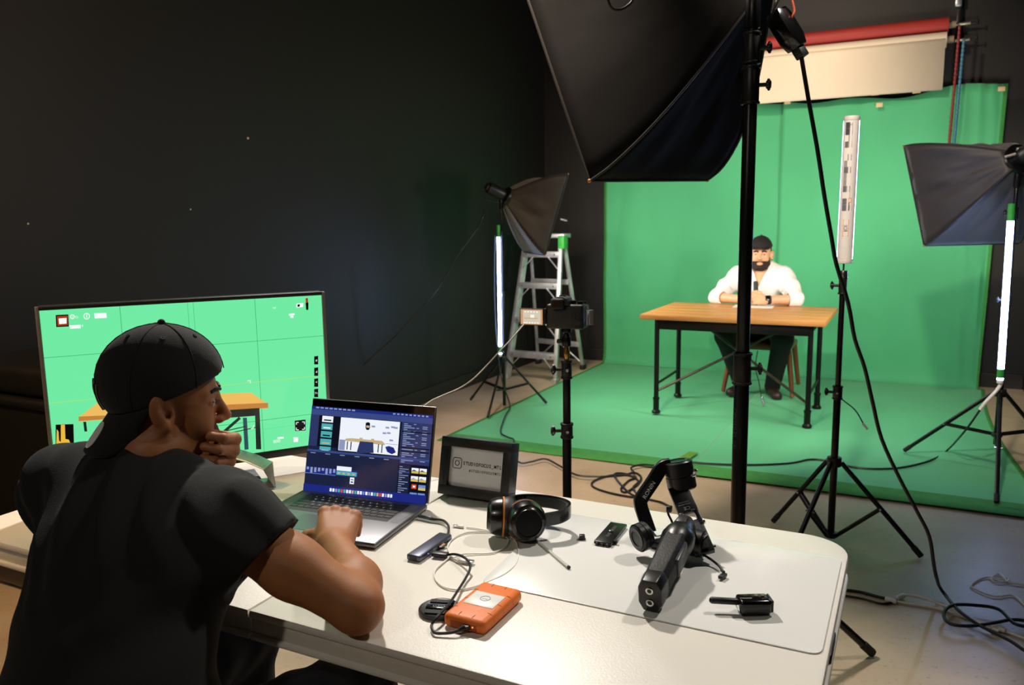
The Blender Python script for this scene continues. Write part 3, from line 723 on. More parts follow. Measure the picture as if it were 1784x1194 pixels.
for v in (.27, .79): luv(0, v, 1, v, .0014, 2)
luv(0, .535, 1, .535, .0018, 3)
P_([(137, 727), (181, 694), (437, 684), (467, 704), (466, 712), (400, 713), (137, 735)], 4)
P_([(137, 726), (230, 722), (400, 705), (467, 702), (467, 711), (400, 715), (137, 734)], 5)
P_([(375, 716), (452, 711), (452, 724), (375, 730)], 6)
P_([(444, 713), (452, 713), (455, 783), (446, 783)], 6); P_([(423, 728), (430, 728), (433, 783), (426, 784)], 11)
P_([(145, 735), (150, 735), (152, 752), (147, 752)], 6)
line_((385, 757), (418, 728), 5, 6); line_((385, 753), (428, 743), 1.6, 6); line_((385, 758), (445, 745), 1.6, 6)
P_([(97, 740), (128, 739), (129, 775), (97, 776)], 8)
hx = [(98, 776), (99, 748), (102, 752), (103, 768), (106, 770), (106, 740), (113, 740), (114, 765), (120, 766), (123, 774)]
P_(hx, 10)
P_([(97, 549), (119, 548), (120, 569), (98, 570)], 8); P_([(99, 551), (118, 550), (118, 567), (100, 568)], 9); P_([(102, 555), (116, 554), (116, 564), (103, 565)], 7)
def ringpx(cx, cy, r, w, mi):
    for k in range(10):
        a, b_ = k*2*math.pi/10, (k+1)*2*math.pi/10
        line_((cx+r*math.cos(a), cy+r*math.sin(a)), (cx+r*math.cos(b_), cy+r*math.sin(b_)), w, mi)
ringpx(126, 552, 3.5, 1.3, 7); ringpx(151, 551, 5, 1.4, 7); line_((151, 548), (151, 554), 1.4, 7)
P_([(164, 546), (185, 545), (186, 554), (165, 555)], 7); P_([(121, 567), (140, 566), (141, 572), (122, 573)], 7)
P_([(516, 529), (528, 528), (528, 535), (516, 536)], 7); P_([(518, 531), (522, 530), (522, 534), (518, 535)], 8)
P_([(532, 520), (536, 519), (537, 535), (533, 536)], 9); P_([(532, 528), (537, 527), (537, 540), (533, 540)], 8)
P_([(503, 547), (513, 546), (513, 549), (503, 550)], 7); P_([(505, 550), (511, 550), (511, 554), (506, 554)], 7)
for y in (627, 647, 666, 684): P_([(547, y-6), (554, y-7), (554, y+8), (547, y+8)], 8)
P_([(513, 733), (532, 731), (532, 750), (514, 751)], 8)
for s_ in ((518, 738, 1, 1), (528, 737, -1, 1), (518, 747, 1, -1), (528, 746, -1, -1)):
    x, y, a, b_ = s_; line_((x-a*2, y-b_*2), (x+a*2, y-b_*2), 1.2, 7); line_((x-a*2, y-b_*2), (x-a*2, y+b_*2), 1.2, 7)
P_([(511, 762), (519, 762), (519, 770), (511, 770)], 7); P_([(483, 762), (494, 761), (494, 764), (483, 765)], 7)
line_((431, 664), (436, 663), 1.2, 7); line_((436, 663), (436, 668), 1.2, 7); line_((437, 747), (441, 746), 1.2, 7); line_((441, 746), (441, 741), 1.2, 7)
obj('screen_image', I, mons, mon, smooth=False)
def mtext(s_, px, py, size, mi=7):
    x, z = mm(px, py); return text('screen_text', s_, size, Matrix.Translation((x, -.0012, z)) @ Matrix.Rotation(math.pi/2, 4, 'X'), mons[mi], mon, depth=.00005)
mtext('800', 482, 769, .013); mtext('MF', 478, 537, .007); mtext('STD.', 131, 553, .008); mtext('Fn', 551, 685, .009); mtext('<', 551, 666, .010); mtext('H', 142, 568, .010); mtext('d', 551, 648, .009); mtext('#', 551, 628, .009)
# stand: post at the back and a bent aluminium foot
obj('stand_post', MB().box((0.0, .085, (zb+.18)/2+.004), (.09, .018, zb+.18), .006), ALU, mon)
fa, fb, fc = at(475, 843, TZ+.004), at(437, 848, TZ+.004), at(468, 811, TZ+.05)
Wi = world_of(mon).inverted()
ft = MB(); ft.box((0, .03, .004), (.30, .14, .008), .003)
obj('stand_foot', ft, ALU, mon)
gl = [Wi @ v for v in (at(437, 848, TZ+.014), at(474, 842, TZ+.014), at(467, 812, TZ+.07), at(438, 799, TZ+.085), at(400, 788, TZ+.1))]
obj('bent_leg', MB().tube(gl, .01, smooth=0, flat=(.04, .006, (0.15, -.6, 1))), ALU, mon)

# ================================================================== laptop
HLp, HRp = at(527, 862, TZ), at(747, 889, TZ)
lv = HRp-HLp; lrot = math.atan2(lv.y, lv.x); LWd, LDp = .368, .262
back_c = (HLp+HRp)/2
lap = thing('laptop', 'grey open laptop with an editing timeline on its screen on the white table', 'laptop', (back_c.x, back_c.y, TZ), lrot)
SPACE = mat('space_grey', '77777a', .36, metal=.75, var=.03); DARKK = mat('key_black', '0d0d0e', .45, var=.05)
obj('base', MB().box((0, -LDp/2, .0085), (LWd, LDp, .013), .005, seg=3), SPACE, lap)
for sx in (-1, 1):
    for yy in (-.02, -LDp+.02): obj('rubber_foot', MB().cyl((sx*.16, yy, 0), (sx*.16, yy, .003), .008, n=12), BLACKR, lap)
kb = obj('keyboard_well', MB().box((0, -.078, .0148), (.290, .118, .0008), 0), mat('key_well', '08080a', .6), lap)
LEG = MB(); keys = {}; lets = []
def key(x, y, w, h):
    k_ = (round(w, 4), round(h, 4))
    if k_ not in keys:
        o = obj('key', MB().box((0, 0, 0), (w, h, .0014), .0006, seg=1), DARKK, kb, smooth=False); keys[k_] = o
    else:
        o = keys[k_].copy(); col.objects.link(o); o.parent = kb
    o.location = (x, y, .0157)
pit = .0196; kx0 = -.1425; rows = [("`1234567890-=", 13, .0), ("QWERTYUIOP[]\\", 13, .0), ("ASDFGHJKL;'", 11, .0), ("ZXCVBNM,./", 10, 0)]
y = -.026
for i in range(14): key(kx0+pit*(i+.5)*.2850/(14*pit), y, .285/14-.0018, .009)
y = -.041
for i in range(13): key(kx0+pit*(i+.5), y, pit-.0026, pit-.0046); lets.append((rows[0][0][i], kx0+pit*(i+.5), y))
key(kx0+pit*13+(.285-pit*13)/2, y, .285-pit*13-.0026, pit-.0046); y -= .0172
key(kx0+.0142, y, .0284-.0026, pit-.0046)
for i in range(12): key(kx0+.0284+pit*(i+.5), y, pit-.0026, pit-.0046); lets.append((rows[1][0][i], kx0+.0284+pit*(i+.5), y))
key(kx0+.0284+pit*12+(.285-.0284-pit*12)/2, y, .285-.0284-pit*12-.0026, pit-.0046); y -= .0172
key(kx0+.0165, y, .033-.0026, pit-.0046)
for i in range(11): key(kx0+.033+pit*(i+.5), y, pit-.0026, pit-.0046); lets.append((rows[2][0][i], kx0+.033+pit*(i+.5), y))
key(kx0+.033+pit*11+(.285-.033-pit*11)/2, y, .285-.033-pit*11-.0026, pit-.0046); y -= .0172
key(kx0+.021, y, .042-.0026, pit-.0046)
for i in range(10): key(kx0+.042+pit*(i+.5), y, pit-.0026, pit-.0046); lets.append((rows[3][0][i], kx0+.042+pit*(i+.5), y))
key(kx0+.042+pit*10+(.285-.042-pit*10)/2, y, .285-.042-pit*10-.0026, pit-.0046); y -= .0172
xx = kx0
for w in (pit, pit, pit, pit*1.2, pit*5.1, pit*1.2, pit, pit, pit, .285-pit*13.5): key(xx+w/2, y, w-.0026, pit-.0046); xx += w
lb = bmesh.new()
for ch, x, yy in lets:
    o = text('l', ch, .0075, Matrix.Translation((x, yy, .0166)), DARKK, None, depth=0); lb.from_mesh(o.data); me_ = o.data; bpy.data.objects.remove(o); bpy.data.meshes.remove(me_)
LEG.bm.free(); LEG.bm = lb
obj('key_legends', LEG, emi('key_backlight', 'cfd8e8', .8), kb, smooth=False)
obj('trackpad', MB().box((0, -.197, .0152), (.155, .092, .0007), .0003, seg=1), mat('trackpad_grey', '6b6b70', .3, metal=.6), lap)
for sx in (-1, 1): obj('speaker_grille', MB().box((sx*.163, -.08, .0151), (.020, .118, .0003), 0), mat('speaker_grey', '66666a', .6, metal=.5, var=.3, vscale=900), lap)
obj('hinge', MB().cyl((-.15, .0, .011), (.15, .0, .011), .006, n=14), mat('hinge_dark', '222224', .4), lap)
TILT = R_(15); LH = .243; lo = Vector((0, .002, .015))
Ml = Matrix.Translation(lo) @ Matrix.Rotation(-TILT, 4, 'X')
lid = MB()
lid.box((0, .0035, LH/2), (LWd, .006, LH), .0028, seg=3); lid.bm.transform(Ml)
obj('lid', lid, SPACE, lap)
g = MB().box((0, -.0001, LH/2+.003), (LWd-.006, .0012, LH-.010), 0); g.bm.transform(Ml)
obj('screen_glass', g, mat('laptop_glass', '0a0a0c', .08, coat=.5), lap)
sm = screen_map(lap, 0, TILT, lo); yl[0] = .0004
L_ = MB(); LG = .95
lm = [lcd('lap_navy', '1b2340', LG), lcd('lap_bar', '3a4a86', LG), lcd('lap_panel', '2c3866', LG), lcd('lap_white', 'eef2fb', 1.0), lcd('lap_dark', '0c0f1e', LG), lcd('lap_teal', '4fb0b4', LG), lcd('lap_wood', 'c9b184', LG), lcd('lap_blue', '1c2a80', LG), lcd('lap_grey', '8f9cc0', LG), lcd('lap_orange', 'd8502a', LG), lcd('lap_yellow', 'd8c060', LG), lcd('lap_sky', '6a8cd8', LG), lcd('lap_glare', 'f6f8ff', 1.0)]
PL = lambda pts, mi: poly(L_, sm, pts, mi, TILT, lo)
def bil(u, v):
    """fraction of the lit screen area -> photo pixel (corner positions read off the photograph)"""
    a, b_, c, d = (544, 707), (755, 724), (743, 879), (530, 857)
    return ((a[0]*(1-u)+b_[0]*u)*(1-v)+(d[0]*(1-u)+c[0]*u)*v, (a[1]*(1-u)+b_[1]*u)*(1-v)+(d[1]*(1-u)+c[1]*u)*v)
def RL(u0, v0, u1, v1, mi): PL([bil(u0, v0), bil(u1, v0), bil(u1, v1), bil(u0, v1)], mi)
RL(0, 0, 1, 1, 0); RL(0, 0, 1, .035, 7); RL(0, .035, 1, .10, 1)
for i in range(9): RL(.035+i*.037, .008, .035+i*.037+.026, .024, 8)
for i in range(9): RL(.67+i*.034, .010, .67+i*.034+.02, .026, 8)
RL(0, .10, .07, .46, 2); RL(.07, .10, .235, .46, 4)
for i, c_ in enumerate((3, 5, 5, 5, 5)):
    v0 = .105+i*.088; RL(.095, v0, .185, v0+(.07 if i < 4 else .04), c_)
    RL(.11, v0+.04, .17, v0+.055, 4 if i in (0, 2) else (6 if i == 3 else 3))
RL(.235, .10, .745, .50, 4); RL(.248, .105, .735, .485, 3)
# the edited picture: presenter at a desk in a white room
PLu = lambda pts, mi: PL([bil(*p) for p in pts], mi)
PLu([(.30, .345), (.345, .335), (.60, .335), (.625, .365), (.625, .38), (.30, .37)], 6)
for u in (.315, .345, .57, .60): RL(u, .375, u+.008, .47, 4)
RL(.252, .36, .30, .48, 8); PLu([(.63, .40), (.66, .385), (.70, .40), (.72, .45), (.69, .475), (.65, .455)], 7); RL(.63, .36, .73, .365, 8)
PLu([(.455, .145), (.475, .135), (.49, .145), (.493, .20), (.484, .225), (.465, .225), (.455, .20)], 4); PLu([(.459, .175), (.489, .175), (.487, .20), (.461, .20)], 6)
for u in (.415, .51): RL(u, .32, u+.025, .34, 6)
PLu([(.42, .36), (.53, .36), (.54, .48), (.40, .50)], 2)
for u, v in ((.62, .17), (.665, .16), (.69, .165), (.60, .235), (.635, .23), (.66, .31), (.505, .17)): RL(u, v, u+.03, v+.02, 8)
RL(.755, .10, 1, .57, 2)
for i in range(22):
    v0 = .115+i*.0205; RL(.77, v0, .77+.03+.03*((i*7) % 3), v0+.009, 8)
    if i % 2 == 0: RL(.85+.012*((i*5) % 4), v0, .87+.012*((i*5) % 4), v0+.008, 8)
    if i % 3: RL(.925, v0, .965, v0+.009, 8)
for v in (.20, .38, .42): RL(.76, v, .995, v+.014, 4)
RL(0, .50, 1, .525, 1); RL(0, .525, .75, .93, 0)
for i in range(6): RL(.03+i*.12, .535, .07+i*.12, .543, 8)
RL(.0, .70, .43, .775, 7); RL(.0, .772, .25, .778, 11)
for i in range(8): RL(.01+i*.031, .705, .01+i*.031+.018, .735+.012*((i*3) % 4), 8)
RL(.255, .665, .375, .715, 3); RL(.255, .72, .42, .765, 5)
for i in range(4): RL(.265+i*.04, .735, .285+i*.04, .755, 6)
RL(.37, .78, .405, .855, 3); RL(.378, .80, .398, .81, 0); RL(.378, .825, .398, .84, 7)
RL(.755, .575, 1, .97, 4); RL(.76, .58, .85, .97, 0)
for i in range(15): RL(.765, .60+i*.024, .765+.025+.025*((i*5) % 3), .608+i*.024, 8)
RL(.76, .655, .85, .67, 1)
for r_ in range(4):
    for c_ in range(2):
        u0 = .865+c_*.066; v0 = .605+r_*.092
        if (r_, c_) == (2, 0): RL(u0+.01, v0, u0+.05, v0+.05, 9); RL(u0+.022, v0+.014, u0+.04, v0+.034, 3); continue
        h = .06 if r_ < 3 else .035
        RL(u0, v0, u0+.058, v0+h, 3 if r_ < 2 else 11); RL(u0, v0+h*.55, u0+.058, v0+h, 10 if r_ < 3 else 7); PLu([(u0, v0+h*.6), (u0+.02, v0+h*.3), (u0+.045, v0+h*.6)], 8 if r_ else 2)
RL(0, .90, 1, 1, 7)
dock = (3, 3, 8, 5, 9, 5, 3, 3, 6, 5, 3, 3, 11, 3, 8, 3, 5, 6, 9, 3, 8, 3, 3)
for i, c_ in enumerate(dock): RL(.215+i*.0225, .925, .215+i*.0225+.0165, .962, c_)
obj('screen_image', L_, lm, lap, smooth=False)
text('lettering', 'MacBook Pro', .0085, Ml @ Matrix.Translation((0, -.0009, .0085)) @ Matrix.Rotation(math.pi/2, 4, 'X'), mat('silver_print', 'b9b9bd', .5), lap, depth=.00005)

# ================================================================== framed sign
sBL, sBR = at(762, 866, TZ), at(874, 883, TZ)
sv = sBR-sBL; srot = math.atan2(sv.y, sv.x); SW, SH, SD = .204, .150, .045
sgn = thing('framed_sign', 'black shadow box frame with studio lettering leaning on the white table', 'sign', (sBL.x, sBL.y, TZ+.0102), srot)
LEAN = R_(13); Ms = Matrix.Rotation(-LEAN, 4, 'X')
def lean(mb): mb.bm.transform(Ms); return mb
fwid = .024
SBLK = mat('sign_frame_black', '100f0f', .45, var=.1)
for nm, c_, s_ in (('frame_bar', (SW/2, SD/2, SH-fwid/2), (SW, SD, fwid)), ('frame_bar', (SW/2, SD/2, fwid/2), (SW, SD, fwid)), ('frame_bar', (fwid/2, SD/2, SH/2), (fwid, SD, SH-2*fwid)), ('frame_bar', (SW-fwid/2, SD/2, SH/2), (fwid, SD, SH-2*fwid))):
    obj(nm, lean(MB().box(c_, s_, .0012)), SBLK, sgn)
obj('print_sheet', lean(MB().box((SW/2, SD*.28, SH/2), (SW-2*fwid+.002, .002, SH-2*fwid+.002), 0)), mat('print_paper', 'dedede', .6, var=.02), sgn)
obj('back_board', lean(MB().box((SW/2, SD-.003, SH/2), (SW-.01, .003, SH-.01), 0)), BLACKP, sgn)
obj('easel_leg', MB().box((SW/2, SD+.045, .045), (.05, .004, .11), .001, rot=(R_(30), 0, 0)), SBLK, sgn)
INK = mat('print_ink', '101010', .6)
yy_ = SD*.28-.0014
def sgt(s_, x, z, size, sx=1.0): return text('lettering', s_, size, Ms @ Matrix.Translation((x, yy_, z)) @ Matrix.Rotation(math.pi/2, 4, 'X'), INK, sgn, depth=.0001, sx=sx, bold=.0003 if size > .012 else .00015)
def spaced(s_, x0, x1, z, size):
    n_ = len(s_)
    for i, ch in enumerate(s_): sgt(ch, x0+(x1-x0)*i/(n_-1), z, size, .8)
spaced('STUDIOFOCUS_MTL', .066, .171, .0845, .0125)
spaced('#STUDIOFOCUSMTL', .084, .171, .0675, .0092)
lg = MB()
def ring2(cx, cz, rx, rz, corner, w, n_=28):
    pts = []
    for k in range(n_+1):
        a = 2*math.pi*k/n_; e = corner
        ca, sa = math.cos(a), math.sin(a)
        pts.append((cx+rx*math.copysign(abs(ca)**e, ca), yy_, cz+rz*math.copysign(abs(sa)**e, sa)))
    lg.tube([Ms @ Vector(p) for p in pts], w, n=6, smooth=0)
ring2(.0455, .0835, .0125, .0135, .38, .0009); ring2(.0455, .0835, .006, .0063, 1, .0009)
lg.sph(Ms @ Vector((.0525, yy_, .0915)), .0011, 8)
obj('camera_emblem', lg, INK, sgn)

# ================================================================== headphones
hp = thing('headphones', 'black folded headphones with orange trim rings beside the framed sign', 'headphones', at(905, 932, TZ))
HB = mat('headphone_black', '0e0e0f', .25, var=.05, coat=.2); HO = mat('headphone_orange', 'c9803a', .4, var=.05); HC = mat('cushion_leather', '141414', .5, bump=.2, bscale=80)
def cup(c_, axis, r, th):
    axis = Vector(axis).normalized(); R3 = axis.to_track_quat('Z', 'Y').to_matrix()
    k = obj('ear_cup', MB().lathe([(0, .012), (r*.62, .012), (r*.66, .016), (r*.70, .012), (r*.86, .008), (r*.96, -.004), (r, -.016), (r*.9, -.02), (0, -.02)], c_, R3, 32), HB, hp, world=True)
    obj('trim_ring', MB().lathe([(r*.9, -.018), (r*1.02, -.018), (r*1.02, -.022), (r*.9, -.022)], c_, R3, 32), HO, k, world=True)
    obj('cushion', MB().lathe([(r*.5, -.022), (r*.98, -.022), (r*1.03, -.031), (r*.95, -.042), (r*.7, -.044), (r*.5, -.036), (r*.5, -.022)], c_, R3, 32), HC, k, world=True)
    obj('inner_disc', MB().cyl(Vector(c_)-axis*.026, Vector(c_)-axis*.024, r*.52, n=24), BLACKR, k, world=True)
    return k
vdir = (cam_o-at(918, 905, TZ+.04)); vdir.z = 0; vdir.normalize(); vs_ = Vector((0, 0, 1)).cross(vdir)   # vs_ points to the viewer's right
cR = at(919, 907, TZ+.052)+vdir*.012; cup(cR, vdir+Vector((0, 0, .20))+vs_*.22, .046, .02)
cL = at(861, 901, TZ+.051)-vdir*.004; kL = cup(cL, -vs_+vdir*.06+Vector((0, 0, .06)), .044, .02)
obj('jack_socket', MB().cyl(at(893, 903, TZ+.05)+vdir*.018, at(893, 903, TZ+.05)+vdir*.022, .003, n=10), CHROME, hp, world=True)
bandpts = [at(935, 908, TZ+.048), at(955, 905, TZ+.05), at(975, 901, TZ+.052), at(990, 893, TZ+.055), at(991, 885, TZ+.055), at(975, 878, TZ+.055), at(945, 873, TZ+.055), at(915, 872, TZ+.055), at(893, 876, TZ+.05), at(878, 890, TZ+.046)]
obj('headband', MB().tube(bandpts, .01, smooth=5, flat=(.007, .030, (0, 0, 1))), HB, hp, world=True)
obj('headband_pad', MB().tube([p+Vector((-.004, -.003, 0)) for p in bandpts[3:8]], .01, smooth=5, flat=(.004, .024, (0, 0, 1))), HC, hp, world=True)
for p, q in ((bandpts[0], cR), (bandpts[-1], cL)): obj('yoke', MB().cyl(p, q, .008, n=10), HB, hp, world=True)

# ================================================================== usb hub, memory card, cables, drive
H1, H2 = at(722, 978, TZ), at(775, 941, TZ)
hv = (H2-H1); hub = thing('usb_hub', 'slim grey usb hub on a short braided lead to the laptop', 'usb hub', ((H1+H2)/2), math.atan2(hv.y, hv.x))
HLn = hv.length
obj('body', MB().box((0, 0, .008), (HLn+.01, .034, .014), .004, seg=3), mat('hub_grey', '5e6170', .32, metal=.7, var=.05), hub)
obj('end_port', MB().box((-HLn/2-.0052, 0, .008), (.001, .017, .007), 0), BLACKP, hub)
for x in (-.02, .012, .038): obj('side_port', MB().box((x*HLn/.12, -.0172, .0078), (.014, .001, .006), 0), BLACKP, hub)
obj('status_light', MB().sph((-HLn*.28, -.0173, .009), .0012, 8), emi('blue_led', '5a70ff', 3.0), hub)
lp = at(747, 903, TZ+.008)
obj('lead', MB().tube([at(757, 905, TZ+.008), at(772, 907, TZ+.010), at(781, 916, TZ+.010), at(781, 928, TZ+.010), at(776, 937, TZ+.010)], .0028, n=8), mat('braided_cable', '1f1f20', .6, var=.4, vscale=500), hub, world=True)
obj('plug', MB().cyl(at(729, 899, TZ+.009), at(752, 904, TZ+.009), .0042, n=12, bev=.001), mat('hub_grey', '5e6170'), hub, world=True)
obj('plug_collar', MB().cyl(at(750, 904, TZ+.009), at(760, 905.5, TZ+.009), .0036, .003, n=12), BLACKR, hub, world=True)
mcard = thing('memory_card', 'small memory card with an orange label stuck in the usb hub', 'memory card', at(766, 955, TZ), math.atan2(hv.y, hv.x)+R_(-8))
obj('card', MB().box((.0, .0, .007), (.022, .026, .002), .0006), BLACKP, mcard); obj('card_label', MB().box((0, -.001, .0082), (.018, .019, .0004), 0), mat('card_orange', 'b5552c', .5, c2='c9a27c', vscale=130), mcard)
bc = thing('data_cable', 'black usb cable running from the hub to the orange drive', 'cable', at(790, 970, TZ))
obj('usb_plug', MB().box((at(758, 965, TZ+.008)+at(776, 967, TZ+.008))/2, ((at(778, 967, TZ)-at(750, 965, TZ)).length, .017, .009), .003, rot=(0, 0, math.atan2((at(776, 967, TZ)-at(758, 965, TZ)).y, (at(776, 967, TZ)-at(758, 965, TZ)).x))), BLACKP, bc, world=True)
blk = [(780, 967, .007), (792, 966, .014), (806, 970, .019), (817, 980, .020), (819, 991, .014), (810, 1010, .008), (798, 1029, .011), (783, 1052, .016), (772, 1064, .018), (760, 1077, .016), (752, 1090, .008), (756, 1102, .006), (770, 1104, .006), (790, 1102, .008), (800, 1098, .010)]
obj('cable', MB().tube([at(a, b_, TZ+z) for a, b_, z in blk], .0027, n=8), CABLEK, bc, world=True)
e1, e2 = at(799, 1098, TZ+.010), at(819, 1090, TZ+.012)
obj('drive_plug', MB().cyl(e1, e1.lerp(e2, .45), .003, .006, n=10).box(e1.lerp(e2, .75), ((e2-e1).length*.6, .015, .008), .002, rot=(e2-e1).to_track_quat('X', 'Z').to_matrix()), BLACKP, bc, world=True)

dA, dB, dD = at(784, 1094, TZ+.0), at(846, 1112, TZ+.0), at(853, 1024, TZ+.0)
dvx = (at(850, 1108, TZ)-at(780, 1090, TZ)); drot = math.atan2(dvx.y, dvx.x)
dc = (at(780, 1090, TZ)+at(903, 1050, TZ))/2
drv = thing('portable_drive', 'orange rubber-bumpered portable hard drive with a white metal top', 'hard drive', (dc.x, dc.y, TZ), drot-R_(0))
ORG = mat('orange_rubber', 'e8741e', .5, var=.04, bump=.1, bscale=150)
dw, dl, dh = .087, .148, .026
obj('bumper', MB().box((0, 0, dh/2), (dw, dl, dh), .0105, seg=4), ORG, drv)
obj('top_plate', MB().box((0, .004, dh), (dw-.026, dl-.046, .0016), .0005), mat('drive_white', 'eceae4', .4, var=.02), drv)
gro = mat('orange_groove', 'a84c12', .7)
for s_ in (-1, 1):
    for k in range(3): obj('bumper_groove', MB().tube([(s_*(dw/2-.013), -.040+k*.036, dh+.0002), (s_*(dw/2-.006), -.040+k*.036, dh-.001), (s_*(dw/2-.0008), -.040+k*.036, dh-.008), (s_*(dw/2), -.040+k*.036, dh*.45)], .0006, n=5, smooth=3), gro, drv)
    for k in range(2): obj('bumper_groove', MB().tube([(-.014+.028*k, s_*(dl/2-.019), dh+.0002), (-.014+.028*k, s_*(dl/2-.008), dh-.0004), (-.014+.028*k, s_*(dl/2-.001), dh-.008)], .0006, n=5, smooth=3), gro, drv)
obj('port_recess', MB().box((.0, -dl/2+.0006, dh*.42), (dw*.62, .002, .012), .0008), mat('orange_shadow_rubber', 'b04a16', .6), drv)
obj('emblem', MB().lathe([(.0085, 0), (.010, 0), (.010, .0004), (.0085, .0004)], (0, .006, dh+.0008), n=28), mat('emblem_grey', '9a9a98', .4), drv)
drv.children[-1].scale = (1, .5, 1)
text('lettering', 'LACIE', .0042, Matrix.Translation((0, .003, dh+.0010)), mat('emblem_grey', '9a9a98'), drv, depth=.0001)
obj('activity_light', MB().sph((dw*.22, -dl/2-.0003, dh*.5), .0016, 8), emi('amber_led', 'ff9a3a', 1.5), drv)

lc = thing('lens_cap', 'round black lens cap half under the orange drive cable', 'lens cap', at(766, 1066, TZ), R_(18))
obj('disc', MB().lathe([(0, 0), (.037, 0), (.039, .002), (.039, .007), (.036, .009), (.034, .008), (0, .008)], n=40), BLACKP, lc)
for s_ in (-1, 1): obj('pinch_grip', MB().box((0, s_*.021, .0095), (.044, .012, .003), .001), BLACKR, lc)
obj('raised_bar', MB().box((0, 0, .0095), (.05, .014, .0025), .0008), BLACKG, lc)
text('lettering', 'LUMIX', .0085, Matrix.Translation((0, 0, .0108)), mat('cap_print', '8f97a8', .5), lc, depth=.0001)

wc = thing('charging_cable', 'white phone charging cable looped on the table beside the usb hub', 'cable', at(830, 960, TZ))
wp = [(812, 919), (830, 921), (850, 925), (872, 930), (885, 938), (884, 948), (872, 958), (855, 964), (832, 965), (805, 966), (790, 972), (784, 965), (780, 952), (790, 938), (810, 929), (835, 927), (865, 928), (886, 932), (899, 945), (903, 962), (899, 982), (880, 1000), (850, 1014), (822, 1024), (798, 1028), (775, 1024), (760, 1012), (757, 996), (768, 984), (784, 972), (790, 975), (806, 981)]
wz = [.003]*len(wp)
for k in (9, 10, 11): wz[k] = .0045
obj('cable', MB().tube([at(a, b_, TZ+z) for (a, b_), z in zip(wp, wz)], .0019, n=8, smooth=5), CABLEW, wc, world=True)
def plug(a, b_, c_, w, h, nm):
    a, b_, c_ = (at(*p) for p in (a, b_, c_)); r3 = (b_-a).to_track_quat('X', 'Z').to_matrix()
    obj(nm, MB().box((a+b_)/2, ((b_-a).length, w, h), .0015, rot=r3), mat('plug_white', 'e4e2dc', .4), wc, world=True)
    obj('metal_tip', MB().box((b_+c_)/2, ((c_-b_).length, w*.85, h*.7), .0006, rot=r3), CHROME, wc, world=True)
plug((808, 918, TZ+.004), (797, 917, TZ+.004), (790, 916, TZ+.004), .008, .006, 'lightning_plug')
plug((800, 976, TZ+.005), (816, 978, TZ+.006), (825, 980, TZ+.006), .014, .007, 'usb_plug')

pa, pb = at(931, 939, TZ+.004), at(990, 988, MZ+.004)
pen = thing('ballpoint_pen', 'clear ballpoint pen without cap lying beside the headphones', 'pen', pa)
obj('barrel', MB().cyl(pa.lerp(pb, .10), pb, .0036, n=6), mat('clear_plastic', 'd8d6d0', .2, var=.02), pen, world=True)
obj('tip', MB().cyl(pa.lerp(pb, .01), pa.lerp(pb, .11), .0008, .003, n=10), BRASS, pen, world=True)
obj('end_plug', MB().cyl(pb, pb+(pb-pa).normalized()*.004, .0037, n=10), BLACKP, pen, world=True)
cb = at(1014, 940, MZ)
tag(obj('hot_shoe_cover', MB().box((0, 0, .006), (.013, .013, .010), .002, rot=(0, 0, .4)).box((0, 0, .0012), (.016, .010, .0024), .0005, rot=(0, 0, .4)), BLACKP, loc=cb), 'tiny black cube-shaped cap on the white mat', 'cap')
pc = (at(1037, 950, MZ)+at(1090, 920, MZ))/2; pv = at(1090, 922, MZ)-at(1063, 955, MZ)
qp = thing('quick_release_plate', 'flat black camera quick release plate lying on the white mat', 'camera plate', (pc.x, pc.y, MZ), math.atan2(pv.y, pv.x))
obj('plate', MB().box((0, 0, .006), (.122, .040, .008), .002), BLACKM, qp)
obj('slot', MB().box((.004, 0, .0102), (.070, .008, .0006), 0), BLACKR, qp)
obj('screw', MB().cyl((.0, 0, .010), (.0, 0, .015), .005, n=12, bev=.001), CHROME, qp)
for y_ in (-.012, 0, .012): obj('lug', MB().box((-.061, y_, .004), (.006, .006, .007), .001), BLACKP, qp)
obj('side_screw', MB().cyl((-.04, -.020, .006), (-.04, -.028, .006), .004, n=10), BLACKM, qp)
# ================================================================== camera gimbal lying on the mat
gm = thing('camera_gimbal', 'black handheld camera gimbal resting on the white mat', 'gimbal', at(1150, 1010, MZ))
G = lambda px, py, d: atd(px, py, d)
GB = mat('gimbal_black', '0e0e0f', .36, var=.15, vscale=60); GR = mat('gimbal_rubber', '0f0f0f', .6, var=.15, bump=.35, bscale=220)
E_ = G(1132, 1040, 1.440); H_ = G(1179, 945, 1.60); hx_ = (H_-E_).normalized(); hs = hx_.cross(Vector((0, 0, 1))).normalized(); hu = hs.cross(hx_)
def octo(o, w, h, rot3=None): return [(-w*.5, -h*.25), (-w*.3, -h*.5), (w*.3, -h*.5), (w*.5, -h*.25), (w*.5, h*.25), (w*.3, h*.5), (-w*.3, h*.5), (-w*.5, h*.25)]
def along(a, b_, w0, h0, w1, h1, up):
    """eight sided tapered block from a to b_"""
    a, b_ = Vector(a), Vector(b_); x = (b_-a).normalized(); s = x.cross(Vector(up)).normalized(); u = s.cross(x)
    b = MB(); A = [b.bm.verts.new(a+s*p+u*q) for p, q in octo(0, w0, h0)]; B = [b.bm.verts.new(b_+s*p+u*q) for p, q in octo(0, w1, h1)]
    n = len(A)
    for i in range(n): b.bm.faces.new([A[i], A[(i+1) % n], B[(i+1) % n], B[i]])
    b.bm.faces.new(A[::-1]); b.bm.faces.new(B); bmesh.ops.recalc_face_normals(b.bm, faces=b.bm.faces[:])
    bmesh.ops.bevel(b.bm, geom=b.bm.edges[:], offset=.0025, segments=2, profile=.5, affect='EDGES'); return b
hd = obj('handle', along(E_+hx_*.035, H_, .046, .058, .052, .060, hu), GR, gm, world=True)
